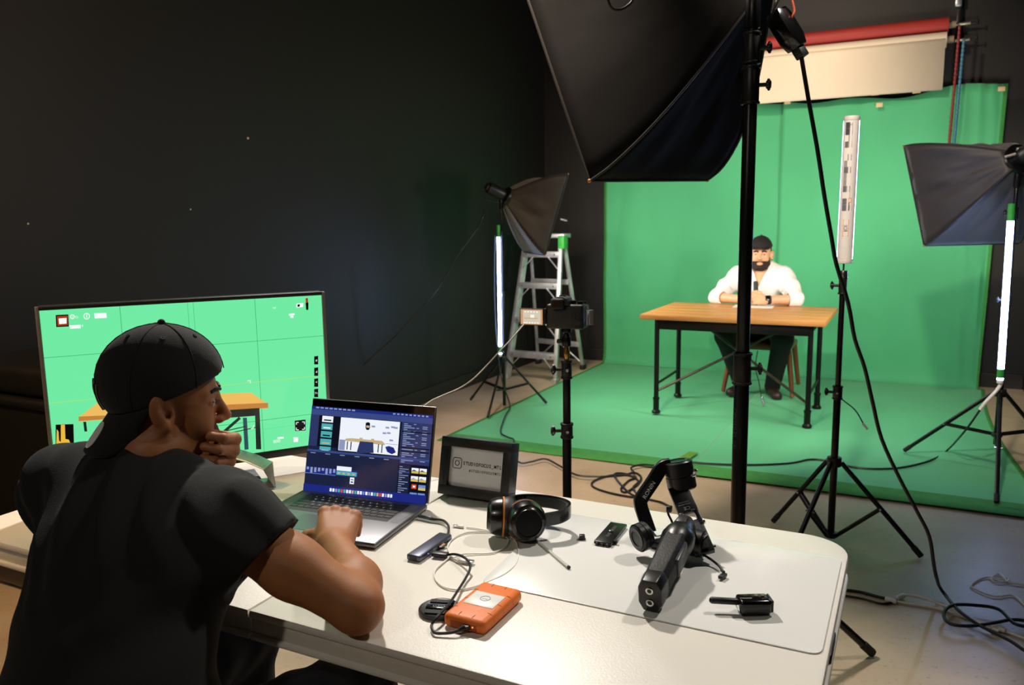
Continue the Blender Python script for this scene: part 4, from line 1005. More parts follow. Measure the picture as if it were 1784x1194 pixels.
obj('handle_cap', along(E_, E_+hx_*.04, .044, .064, .049, .062, hu), GB, gm, world=True)
for k, z in enumerate((.012, -.013)):
    c_ = E_-hx_*.0005+hu*z; obj('screw_socket', MB().lathe([(.0035, -.003), (.0055, -.003), (.0062, 0), (.0072, .0012), (.0062, .0016), (.0042, .001), (.0036, -.006)], c_, (-hx_).to_track_quat('Z', 'Y').to_matrix(), 20), CHROME, gm, world=True)
obj('trigger_panel', MB().box(E_.lerp(H_, .70)+hs*.022, (.07, .012, .040), .004, rot=frame((0, 0, 0), hx_, hs).to_3x3()), mat('gimbal_panel', '2a2a2c', .35, var=.1), gm, world=True)
N_ = H_+hx_*.05
obj('grip_bulge', MB().lathe([(0, -.012), (.027, -.012), (.033, .004), (.0345, .022), (.031, .042), (.024, .05), (0, .05)], H_-hx_*.015, hx_.to_track_quat('Z', 'Y').to_matrix(), 28), GB, gm, world=True)
J = G(1193, 915, 1.71)
obj('control_head', along(H_+hx_*.02, J, .050, .046, .040, .040, hu), GB, gm, world=True)
obj('mode_buttons', MB().box(H_.lerp(J, .7)+hu*.026, (.03, .02, .004), .0015, rot=frame((0, 0, 0), hx_, hs).to_3x3()), mat('gimbal_panel', '2a2a2c'), gm, world=True)
def motor(a, b_, r, nm='motor'):
    a, b_ = Vector(a), Vector(b_); L = (b_-a).length
    k = obj(nm, MB().lathe([(0, 0), (r*.92, 0), (r, .003), (r, L*.45), (r*.95, L*.46), (r*.95, L*.52), (r, L*.53), (r, L-.003), (r*.9, L), (0, L)], a, (b_-a).to_track_quat('Z', 'Y').to_matrix(), 32), GB, gm, world=True)
    ax = (b_-a).normalized()
    obj('motor_disc', MB().lathe([(r*.55, L), (r*.8, L), (r*.8, L+.0015), (r*.55, L+.0015)], a, (b_-a).to_track_quat('Z', 'Y').to_matrix(), 28), BLACKG, k, world=True)
    return k
rt = cam_r; up_ = Vector((0, 0, 1)); tow = -fw
# lower pan motor (right) and its ring
ma = G(1185, 940, 1.69); mb_ = ma+rt*.045+tow*.03-up_*.004
motor(ma, mb_, .0285, 'pan_motor')
obj('silver_ring', MB().cyl(ma+(mb_-ma)*.30, ma+(mb_-ma)*.36, .0288, n=28), mat('gimbal_ring', '3a3a3c', .2, metal=.8), gm, world=True)
# lower left motor
lm0 = G(1127, 932, 1.690); lm1 = lm0-rt*.024+tow*.012-up_*.006
motor(lm0, lm1, .030, 'roll_motor')
obj('lower_arm', MB().tube([lm0, G(1138, 945, 1.680), G(1152, 946, 1.670), G(1168, 938, 1.67), J-hx_*.03], .0155, n=12), GB, gm, world=True)
arm = [G(1132, 928, 1.77), G(1124, 905, 1.775), G(1116, 880, 1.78), G(1118, 868, 1.78), G(1138, 838, 1.785), G(1153, 815, 1.79), G(1168, 810, 1.79)]
obj('roll_arm', MB().tube(arm, .01, smooth=4, flat=(.030, .018, tuple(tow))), GB, gm, world=True)
tp0 = G(1189, 852, 1.79); tp1 = G(1180, 803, 1.79)
motor(tp0, tp1, .0325, 'tilt_motor')
obj('lock_lever', MB().cyl(G(1202, 830, 1.77), G(1212, 827, 1.765), .004, n=10).box(G(1211, 823, 1.765), (.008, .006, .016), .001, rot=(0, .3, 0)), CHROME, gm, world=True)
# camera arm with its cut-out and the dovetail plate
ca, cb_ = G(1181, 850, 1.775), G(1226, 958, 1.655)
cx = (cb_-ca).normalized(); cs = cx.cross(tow).normalized(); cn = cs.cross(cx)
Mc = frame(ca, cx, -cs); Lc = (cb_-ca).length
def cbox(x0, x1, y0, y1, z, th, m, nm, bev=.002):
    return obj(nm, MB().box(Mc @ Vector(((x0+x1)/2, (y0+y1)/2, z)), (x1-x0, y1-y0, th), bev, rot=Mc.to_3x3()), m, gm, world=True)
cbox(0, .070, -.022, .022, 0, .014, GB, 'camera_arm')
for y0, y1 in ((-.022, -.012), (.012, .022)): cbox(.068, .108, y0, y1, 0, .014, GB, 'arm_rail')
cbox(.092, Lc+.010, -.021, .021, -.001, .014, GB, 'camera_plate')
cbox(.104, Lc+.004, -.012, .012, .010, .004, BLACKR, 'plate_pad')
for x_ in (.10, Lc): obj('plate_screw', MB().cyl(Mc @ Vector((x_, .019, 0)), Mc @ Vector((x_, .026, 0)), .004, n=10), CHROME, gm, world=True)
M_ = Mc @ Matrix.Translation((.055, 0, .0074)) @ Matrix.Rotation(-math.pi/2, 4, 'Z')
for s_, x_, y_, sz in (('CE', .0, .006, .012), ('DJI RONIN-SC', .002, -.004, .0045), ('MADE IN CHINA', .002, -.010, .0035), ('FCC', -.010, .014, .005)):
    o = text('lettering', s_, sz, M_ @ Matrix.Translation((x_, y_, 0)), mat('gimbal_print', '8c8c8c', .6), None, depth=.0001); o.data.transform(world_of(gm).inverted()); o.parent = gm
a0, a1 = G(1121, 866, 1.77), G(1137, 840, 1.775)
M_ = frame((a0+a1)/2+tow*.0105+rt*.001, a1-a0, -rt.cross(fw) if False else (up_-rt*.6))
o = text('lettering', 'RONIN', .0135, M_, mat('ronin_print', 'e8e8e8', .5), None, depth=.0002); o.data.transform(world_of(gm).inverted()); o.parent = gm
obj('control_lead', MB().tube([G(1167, 888, 1.80), G(1164, 895, 1.80), G(1170, 908, 1.79), G(1176, 925, 1.77)], .0026, n=8), CABLEK, gm, world=True)
obj('lead_plug', MB().box(G(1166, 887, 1.80), (.012, .012, .014), .002), BLACKP, gm, world=True)
obj('usb_lead', MB().tube([G(1205, 955, 1.70), at(1222, 965, MZ+.02), at(1240, 976, MZ+.012), at(1254, 988, MZ+.008), at(1260, 998, MZ+.006)], .0026, n=8), CABLEK, gm, world=True)
p = at(1259, 1004, MZ+.006); obj('usb_plug', MB().box(p, (.010, .022, .007), .0015, rot=(0, 0, R_(-15))).box(p+Vector((-.003, .014, .004)), (.004, .014, .006), .001, rot=(0, 0, R_(40))), BLACKP, gm, world=True)
# ---- wireless transmitter
rc = at(1312, 1068, MZ); rv = at(1340, 1070, MZ)-at(1285, 1082, MZ)
tx = thing('wireless_transmitter', 'small black wireless transmitter with a stub antenna on the mat', 'transmitter', (rc.x, rc.y, MZ), R_(28))
obj('body', MB().box((0, 0, .017), (.058, .036, .026), .006, seg=3).box((0, 0, .005), (.050, .030, .010), .003), BLACKG, tx)
obj('shoe_foot', MB().box((.030, 0, .018), (.004, .030, .022), .001), BLACKP, tx)
obj('antenna', MB().cyl((-.026, .004, .020), (-.072, .010, .021), .0062, n=14, bev=.002).sph((-.072, .010, .021), .0062, 12), BLACKP, tx)
for x_ in (.006, .018): obj('button', MB().cyl((x_, .004, .030), (x_, .004, .0318), .0032, n=12), mat('button_grey', '77736a', .4), tx)
obj('indicator', MB().cyl((.014, -.008, .030), (.014, -.008, .0312), .0018, n=10), BRASS, tx)
text('lettering', 'Neewer', .0065, Matrix.Translation((-.014, -.003, .0302)), mat('tx_print', 'b8b8b8', .5), tx, depth=.0001)

# ================================================================== mirrorless camera on its stand
CY_ = 2.30; cbase = aty(987, 573, CY_)
light_stand('light_stand', 'black stand behind the white table carrying the small camera', 'camera stand', (cbase.x, CY_, 0), [(cbase.x-.36, CY_-.12), (cbase.x+.30, CY_-.22), (cbase.x+.02, CY_+.40)], .40, .15, 1.0,
            [(.05, .79, .0145), (.79, .995, .0125)], [(.785, .019, .05), (.985, .0165, .06)], leg_r=.010, knob_dir=(-.9, -.45, 0))
bh = thing('ball_head', 'small black and brass ball head under the camera', 'tripod head', (cbase.x, CY_, 1.015))
hz = cbase.z-1.015
obj('spigot', MB().cyl((0, 0, 0), (0, 0, .05), .0085, n=14, bev=.002).cyl((0, 0, .012), (0, 0, .03), .0105, n=14, bev=.002), BRASS, bh)
obj('housing', MB().cyl((0, 0, .045), (0, 0, hz-.024), .014, n=18, bev=.003).sph((0, 0, hz-.022), .011, 14).cyl((0, 0, hz-.012), (0, 0, hz), .016, n=18, bev=.002), BLACKM, bh)
obj('lock_knob', MB().cyl((-.012, -.004, .06), (-.03, -.008, .06), .007, n=12, bev=.002), BLACKP, bh)
ck = thing('mirrorless_camera', 'black mirrorless camera with its screen flipped out, seen from behind', 'camera', cbase, R_(5))
CB = mat('camera_black', '161616', .5, var=.1, bump=.2, bscale=300)
obj('body', MB().box((0, 0, .040), (.122, .046, .078), .008, seg=3), CB, ck)
obj('hand_grip', MB().box((.046, .020, .040), (.034, .05, .074), .010, seg=3), CB, ck)
obj('viewfinder_hump', MB().prism([(-.030, 0), (.030, 0), (.022, .022), (.010, .027), (-.010, .027), (-.022, .022)], .055, Matrix.Translation((-.012, .024, .076)) @ Matrix.Rotation(math.pi/2, 4, 'X'), bev=.003), CB, ck)
ec = obj('eyecup', MB().box((-.018, -.034, .082), (.044, .018, .034), .008, seg=3), BLACKR, ck)
obj('eyepiece', MB().box((-.018, -.0435, .082), (.026, .001, .018), 0), BLACKG, ec)
for x_, r_, h_ in ((.022, .010, .010), (.044, .009, .008), (.052, .005, .006)): obj('dial', MB().cyl((x_, .002 if r_ > .006 else .03, .078), (x_, .002 if r_ > .006 else .03, .080+h_), r_, n=20, bev=.001), mat('dial_metal', '2c2a28', .3, metal=.6), ck)
obj('hot_shoe', MB().box((-.012, .0, .1045), (.020, .018, .003), .0005), mat('dial_metal', '2c2a28'), ck)
obj('rear_panel', MB().box((-.014, -.0235, .036), (.078, .002, .056), .002), mat('rear_panel_grey', '2a2a29', .6, bump=.3, bscale=300), ck)
obj('control_wheel', MB().cyl((.044, -.023, .030), (.044, -.026, .030), .012, n=24, bev=.001).cyl((.044, -.026, .030), (.044, -.0275, .030), .005, n=16, bev=.0005), BLACKP, ck)
for x_, z_ in ((.036, .054), (.052, .052), (.038, .010), (.050, .010)): obj('button', MB().cyl((x_, -.023, z_), (x_, -.0255, z_), .0032, n=12), mat('dial_metal', '2c2a28'), ck)
obj('screen_hinge', MB().box((-.064, -.018, .040), (.008, .012, .050), .002), BLACKP, ck)
ls = obj('flip_screen', MB().box((-.108, -.021, .037), (.080, .007, .054), .002), BLACKP, ck)
s_ = MB(); Q = lambda x0, z0, x1, z1, y, mi: s_.quad([(-.108+x0*.037, y, .037+z0*.024), (-.108+x1*.037, y, .037+z0*.024), (-.108+x1*.037, y, .037+z1*.024), (-.108+x0*.037, y, .037+z1*.024)], mi)
Q(-1, -1, 1, 1, -.02465, 0); Q(-.78, -.92, .82, .86, -.0248, 1); Q(-.70, -.25, .55, -.1, -.0250, 2); Q(-.72, -.9, -.55, -.7, -.0250, 3); Q(-.1, -.1, .25, .3, -.0250, 3)
for i in range(5): Q(-.65+i*.27, .6, -.5+i*.27, .75, -.0250, 3); Q(-.5+i*.25, -.85, -.35+i*.25, -.7, -.0250, 3)
obj('screen_image', s_, [emi('cam_orange', 'd9a276', .9), emi('cam_cream', 'd9cfb8', .95), emi('cam_gold', 'd8b878', .9), emi('cam_white', 'fbf8ee', 1.0)], ls, smooth=False)
obj('lens', MB().lathe([(0, 0), (.033, 0), (.033, .03), (.035, .032), (.035, .06), (.031, .062), (.031, .045), (0, .045)], (-.012, .022, .038), Vector((0, 1, 0)).to_track_quat('Z', 'Y').to_matrix(), 32), BLACKP, ck)
obj('port_door', MB().box((.078, -.012, .040), (.004, .022, .046), .001, rot=(0, 0, R_(-35))).box((.086, -.018, .040), (.003, .016, .046), .001, rot=(0, 0, R_(-40))), mat('port_silver', 'b4b4b4', .35, metal=.6), ck)
obj('strap_lug', MB().tube([(.062, 0, .066), (.070, -.004, .070), (.068, -.006, .060), (.062, -.002, .060)], .0015, n=6), CHROME, ck)

# ================================================================== cables
def cable(name, label, pts, r, m=CABLEK, cat='cable', n=6):
    o = obj(name, MB().tube(pts, r, n=n, smooth=5), m, world=True, loc=pts[0]); return tag(o, label, cat)
def fl_(l, z=.006): return [at(a, b_, z) for a, b_ in l]
hd_ = [(914, 564, 2.50), (890, 592, 2.46), (870, 613, 2.43), (850, 635, 2.41), (825, 660, 2.38), (800, 677, 2.36), (770, 690, 2.33), (745, 703, 2.30), (712, 735, 2.24), (690, 790, 2.17), (660, 840, 2.2)]
cable('video_cable', 'pale video cable running from the camera screen down behind the laptop', [atd(*p) for p in hd_], .0024, mat('tan_cable', '8d8474', .5, var=.1))
wl = []
for px, py in ((846, 362), (835, 392), (812, 425), (789, 458), (770, 493), (748, 523), (722, 549), (690, 585), (660, 612), (634, 637), (610, 672), (590, 720)):
    k = (py-362)/358; wl.append(aty(px, py, 5.42-1.1*k))
cable('hanging_cord', 'thin black cord slung from the softbox above the ladder along the black wall', wl, .0045, mat('glossy_cord', '2a2724', .25, var=.6, vscale=6), 'cord')
cable('loose_cable', 'thin dark cord hanging from the stand before the ladder onto the green cloth', [aty(862, 410, 5.36), aty(861, 480, 5.36), aty(862, 540, 5.36), aty(866, 600, 5.36)]+[aty(874, 660, 5.24)]+fl_([(888, 704)], .05)+fl_([(886, 715), (880, 725), (872, 752), (885, 762), (895, 766), (893, 778), (888, 786), (905, 806), (925, 805), (950, 800), (975, 812), (1005, 828), (1045, 831)], .026), .0055, mat('dark_grey_cord', '1d2422', .5), 'cord')
cable('coiled_cord', 'tangled black cord on the bare floor in front of the green cloth', fl_([(1045, 831), (1085, 828), (1105, 824), (1117, 832), (1110, 845), (1090, 858), (1082, 852), (1095, 838), (1108, 832), (1080, 827), (1050, 832), (1031, 842), (1040, 852), (1075, 862), (1110, 866), (1103, 850), (1112, 838), (1090, 826), (1070, 828), (1095, 858), (1120, 868), (1150, 875), (1165, 882)], .008), .006, CABLEK, 'cord')
cable('floor_cord', 'black cord lying across the green cloth to the tube stand and the softbox stand', fl_([(1105, 824), (1100, 815), (1120, 810), (1160, 812), (1200, 806), (1230, 808), (1275, 810), (1330, 810), (1380, 807), (1410, 801), (1440, 803), (1480, 813), (1520, 817), (1570, 815), (1620, 803), (1650, 785)], .024)+[aty(1682, 750, 4.99), aty(1707, 715, 4.93)], .006, CABLEK, 'cord')
cable('adapter_lead', 'pale lead with plug hanging from the stand at the free edge of the green cloth', [aty(1707, 714, 4.93), aty(1718, 700, 4.93), aty(1735, 682, 4.94), SR+Vector((-.0, -.03, .55))], .009, CABLEW, 'lead')
cable('floor_cord', 'two-strand black cord coming out from under the white table', fl_([(1470, 1028), (1500, 1032), (1530, 1040), (1548, 1044)]), .006, CABLEK, 'cord')
cable('floor_cord', 'thin black cord ending at a white plug on the bare floor', fl_([(1470, 1038), (1505, 1044), (1535, 1052), (1555, 1050), (1566, 1042)]), .005, CABLEK, 'cord')
cable('extension_cord', 'white cord plugged to the black cord on the bare floor', fl_([(1545, 1045), (1560, 1048), (1590, 1053), (1630, 1060), (1660, 1068), (1690, 1078), (1720, 1088), (1745, 1098), (1790, 1115)]), .0048, CABLEW, 'cord')
cable('extension_cord', 'arched white cord beside the black coil on the bare floor', fl_([(1562, 1042), (1575, 1037), (1600, 1040), (1630, 1050), (1655, 1060), (1675, 1072), (1700, 1084), (1740, 1100)], .0168), .0048, CABLEW, 'cord')
for px, py, px2, py2, l in ((1542, 1044, 1562, 1049, 'small white plug joining a black and a white floor cord'), (1562, 1043, 1576, 1037, 'small white angled plug at the arched floor cord'), (1728, 1092, 1752, 1100, 'white inline socket under the black floor coil')):
    a, b_ = at(px, py, .012), at(px2, py2, .012)
    tag(obj('cord_plug', MB().cyl(a, b_, .010, .008, n=12, bev=.002), mat('plug_white', 'e4e2dc'), world=True, loc=a), l, 'plug')
cable('white_cord', 'thin white cord with a loose knot on the bare floor by the wall', fl_([(1800, 1022), (1760, 1016), (1748, 1005), (1738, 1000), (1727, 1008), (1735, 1015), (1755, 1014), (1756, 1008), (1745, 1010), (1720, 1006), (1702, 1012), (1692, 1022), (1705, 1030), (1735, 1040), (1765, 1038), (1790, 1060)]), .0035, CABLEW, 'cord')
cable('white_cord', 'short white cable on the table behind the laptop', [at(a, b_, TZ+.004) for a, b_ in ((440, 862), (455, 867), (472, 870), (482, 869), (470, 874), (450, 871), (436, 868))], .0025, CABLEW, 'cable')
# ================================================================== people: bodies as one smooth implicit surface
class SDF:
    def __init__(s): s.ops = []
    def cap(s, a, b_, ra, rb=None, k=.02, sub=False): s.ops.append(('c', np.array(a, float), np.array(b_, float), ra, ra if rb is None else rb, k, sub)); return s
    def ell(s, c, r, R=None, k=.02, sub=False):
        r = np.array(r if hasattr(r, '__len__') else (r, r, r), float)
        s.ops.append(('e', np.array(c, float), r, np.eye(3) if R is None else np.array(R, float), None, k, sub)); return s
    def chain(s, pts, rad, k=.02):
        for i in range(len(pts)-1): s.cap(pts[i], pts[i+1], rad[i], rad[i+1], k)
        return s
    def cut(s, f): s.ops.append(('f', f)); return s          # keeps where f < 0
    def warp(s, f): s.ops.append(('w', f)); return s         # adds f to the distance
    def bounds(s):
        lo = np.full(3, 9e9); hi = -lo
        for o in s.ops:
            if o[0] == 'c' and not o[6]: r = max(o[3], o[4]); lo = np.minimum(lo, np.minimum(o[1], o[2])-r); hi = np.maximum(hi, np.maximum(o[1], o[2])+r)
            if o[0] == 'e' and not o[6]: r = o[2].max(); lo = np.minimum(lo, o[1]-r); hi = np.maximum(hi, o[1]+r)
        return lo, hi
    def mesh(s, h, lo=None, hi=None):
        l, u = s.bounds(); l -= .025; u += .025
        if lo is not None: l = np.maximum(l, lo)
        if hi is not None: u = np.minimum(u, hi)
        ax = [np.arange(l[i], u[i]+h, h, dtype=np.float32) for i in range(3)]
        f = np.full([len(a) for a in ax], .5, np.float32)
        for o in s.ops:
            if o[0] in 'ce':
                k = o[5]
                if o[0] == 'c': r = max(o[3], o[4]); bl = np.minimum(o[1], o[2])-r; bu = np.maximum(o[1], o[2])+r
                else: r = o[2].max(); bl = o[1]-r; bu = o[1]+r
                m = k+3*h; sl = []
                for i in range(3):
                    i0, i1 = np.searchsorted(ax[i], bl[i]-m), np.searchsorted(ax[i], bu[i]+m); sl.append(slice(i0, i1))
                if any(q.stop <= q.start for q in sl): continue
                X, Y, Z = np.meshgrid(ax[0][sl[0]], ax[1][sl[1]], ax[2][sl[2]], indexing='ij')
                if o[0] == 'c':
                    a, b_, ra, rb = o[1:5]; d = b_-a; L = float(d@d) or 1e-9
                    t = np.clip(((X-a[0])*d[0]+(Y-a[1])*d[1]+(Z-a[2])*d[2])/L, 0, 1)
                    dd = np.sqrt((X-a[0]-t*d[0])**2+(Y-a[1]-t*d[1])**2+(Z-a[2]-t*d[2])**2)-(ra+t*(rb-ra))
                else:
                    c, r3, R = o[1:4]; P = [X-c[0], Y-c[1], Z-c[2]]
                    q = [sum(R[j][i]*P[j] for j in range(3)) for i in range(3)]
                    k0 = np.sqrt(sum((q[i]/r3[i])**2 for i in range(3))); k1 = np.sqrt(sum((q[i]/r3[i]**2)**2 for i in range(3)))+1e-9
                    dd = k0*(k0-1)/k1
                g = f[tuple(sl)]
                if o[6]:
                    e = np.maximum(k-np.abs(g+dd), 0)/max(k, 1e-6); f[tuple(sl)] = np.maximum(g, -dd)+e*e*k/4
                else:
                    e = np.maximum(k-np.abs(g-dd), 0)/max(k, 1e-6); f[tuple(sl)] = np.minimum(g, dd)-e*e*k/4
            else:
                X, Y, Z = np.meshgrid(*ax, indexing='ij'); v = o[1](X, Y, Z)
                f = np.maximum(f, v) if o[0] == 'f' else f+v
        return surface_nets(f, l, h)
def surface_nets(f, org, h):
    f = f+1e-7; s = f < 0; n = np.array(f.shape)-1
    C = [f[i:i+n[0], j:j+n[1], k:k+n[2]] for i in (0, 1) for j in (0, 1) for k in (0, 1)]
    cnt = sum((c < 0).astype(np.int8) for c in C); m = (cnt > 0) & (cnt < 8)
    idx = np.full(m.shape, -1, np.int64); N = int(m.sum()); idx[m] = np.arange(N)
    V = [c[m] for c in C]; acc = np.zeros((N, 3)); w = np.zeros(N)
    cor = [(i, j, k) for i in (0, 1) for j in (0, 1) for k in (0, 1)]
    for a in range(8):
        for b_ in range(a+1, 8):
            if sum(abs(cor[a][q]-cor[b_][q]) for q in range(3)) != 1: continue
            cr = (V[a] < 0) != (V[b_] < 0); t = np.where(cr, V[a]/np.where(cr, V[a]-V[b_], 1), 0)
            for q in range(3): acc[:, q] += np.where(cr, cor[a][q]+t*(cor[b_][q]-cor[a][q]), 0)
            w += cr
    P = (np.argwhere(m)+acc/w[:, None])*h+org
    Fs = []
    for ax in range(3):
        o1, o2 = [(1, 2), (2, 0), (0, 1)][ax]
        A = np.take(s, range(s.shape[ax]-1), ax); B = np.take(s, range(1, s.shape[ax]), ax)
        e = np.argwhere(A != B); e = e[(e[:, o1] > 0) & (e[:, o2] > 0) & (e[:, o1] < n[o1]) & (e[:, o2] < n[o2])]
        if not len(e): continue
        q = []
        for d1, d2 in ((-1, -1), (0, -1), (0, 0), (-1, 0)):
            c = e.copy(); c[:, o1] += d1; c[:, o2] += d2; q.append(idx[c[:, 0], c[:, 1], c[:, 2]])
        q = np.stack(q, 1); inside = A[e[:, 0], e[:, 1], e[:, 2]]; q[~inside] = q[~inside][:, ::-1]; Fs.append(q)
    return P, np.concatenate(Fs)
def mesh_obj(name, pieces, m, parent, inv=None, iters=1):
    """joins (verts, quads) pieces into one mesh object"""
    vs_, fs_, o = [], [], 0
    for P, Q in pieces:
        for _ in range(iters):                              # light smoothing of the grid steps
            acc = np.zeros_like(P); cn = np.zeros(len(P))
            for a, b_ in ((0, 1), (1, 2), (2, 3), (3, 0)):
                np.add.at(acc, Q[:, a], P[Q[:, b_]]); np.add.at(cn, Q[:, a], 1); np.add.at(acc, Q[:, b_], P[Q[:, a]]); np.add.at(cn, Q[:, b_], 1)
            P = P*.5+.5*acc/np.maximum(cn, 1)[:, None]
        vs_.append(P); fs_.append(Q+o); o += len(P)
    P, Q = np.concatenate(vs_), np.concatenate(fs_)
    if inv is not None: P = P @ np.array(inv.to_3x3()).T+np.array(inv.translation)
    me = bpy.data.meshes.new(name); me.vertices.add(len(P)); me.vertices.foreach_set('co', P.astype(np.float32).ravel())
    me.loops.add(len(Q)*4); me.loops.foreach_set('vertex_index', Q.astype(np.int32).ravel())
    me.polygons.add(len(Q)); me.polygons.foreach_set('loop_start', np.arange(0, len(Q)*4, 4, dtype=np.int32)); me.polygons.foreach_set('loop_total', np.full(len(Q), 4, np.int32))
    me.update(calc_edges=True); me.validate()
    ob = bpy.data.objects.new(name, me); col.objects.link(ob)
    me.materials.append(m) if not isinstance(m, list) else [me.materials.append(x) for x in m]
    me.shade_smooth(); ob.parent = parent; return ob
def xf(piece, M):
    P, Q = piece; return P @ np.array(M.to_3x3()).T+np.array(M.translation), Q
def head_sdf(neck_to=None, broad=1.0):
    """x forward, y left, z up, origin between the ears"""
    S = SDF()
    S.ell((-.012, 0, .045), (.097, .078, .088), k=.02).ell((.032, 0, .0), (.062, .066, .088), k=.03)
    S.ell((.040, 0, -.070), (.048, .050*broad, .046), k=.03).ell((.076, 0, -.100), (.020, .024, .018), k=.025)
    for s in (-1, 1):
        S.ell((.055, s*.038, -.033), (.030, .027, .034), k=.02)
        S.cap((.020, s*.052*broad, -.075), (.062, s*.030, -.098), .016, .015, k=.025)
        S.cap((.088, s*.014, .020), (.070, s*.046, .022), .010, .008, k=.014)
        S.ell((.104, s*.032, .002), (.022, .020, .013), k=.012, sub=True)
        S.ell((.077, s*.032, .003), .0135, k=.004)
        S.cap((.0875, s*.020, .0085), (.082, s*.046, .006), .0032, .003, k=.005)
        S.ell((.099, s*.0125, -.037), (.010, .0085, .008), k=.006)
        R = Euler((0, R_(-12), R_(s*-16))).to_matrix()
        S.ell((-.002, s*.078, -.006), (.018, .010, .030), R, k=.008).ell((-.006, s*.088, .002), (.022, .0075, .034), R, k=.005)
        S.ell((.004, s*.0955, .006), (.0125, .0085, .0225), R, k=.004, sub=True).ell((.008, s*.090, -.006), (.008, .012, .011), R, k=.003, sub=True)
        S.cap((.004, s*.088, -.028), (-.004, s*.085, -.034), .0075, .006, k=.006)
    S.cap((.092, 0, .012), (.113, 0, -.030), .0075, .0115, k=.012)
    S.cap((.086, -.020, -.064), (.086, .020, -.064), .0065, k=.008).cap((.0935, -.010, -.0645), (.0935, .010, -.0645), .0058, k=.008)
    S.cap((.085, -.017, -.0755), (.085, .017, -.0755), .0075, k=.008).cap((.091, -.008, -.0755), (.091, .008, -.0755), .0065, k=.008)
    S.cap((.098, -.024, -.0695), (.098, .024, -.0695), .0016, k=.003, sub=True)
    if neck_to is not None: S.cap((-.028, 0, -.045), neck_to, .056, .060, k=.03)
    return S
def hand_prims(S, o, ex, ey, ez, curls, spread=5, thumb=None, sc=1.0):
    """o wrist, ex to the fingers, ey to the thumb side, ez the back of the hand; curls: four (a,b,c) in degrees"""
    o, ex, ey, ez = (np.array(v, float) for v in (o, ex, ey, ez)); T = lambda x, y, z: o+sc*(ex*x+ey*y+ez*z)
    ys = (.034, .0118, -.0110, -.032); xs = (.088, .092, .087, .078)
    Ls = ((.044, .027, .022), (.048, .031, .023), (.044, .029, .022), (.035, .022, .019)); rs = (.0098, .0100, .0094, .0083)
    for y, x in zip(ys, xs): S.cap(T(0, y*.55, 0), T(x, y, .001), .0185*sc, .0125*sc, k=.012)
    for y, x in zip(ys, xs): S.ell(T(x, y, .004), .0118*sc, k=.006)
    S.cap(T(.02, .022, -.008), T(.06, .028, -.008), .017*sc, .014*sc, k=.012)
    S.cap(T(.015, -.02, -.006), T(.06, -.026, -.006), .016*sc, .012*sc, k=.012)
    tips = []
    for i in range(4):
        p = np.array((xs[i], ys[i], 0.)); a = 0; yaw = R_((1.5-i)*spread)
        for j in range(3):
            a += R_(curls[i][j]); d = np.array((math.cos(a)*math.cos(yaw), math.cos(a)*math.sin(yaw), -math.sin(a)))
            q = p+d*Ls[i][j]; S.cap(T(*p), T(*q), rs[i]*sc*(1.06-.10*j), rs[i]*sc*(.98-.10*j), k=.004 if j else .007); p = q
        tips.append((T(*p), d))
    th = thumb or ((.022, .026, -.010), (.050, .052, -.018), (.080, .060, -.022), (.104, .058, -.026))
    S.chain([T(*p) for p in th], [r*sc for r in (.0165, .0135, .0115, .0092)], k=.008)
    return tips
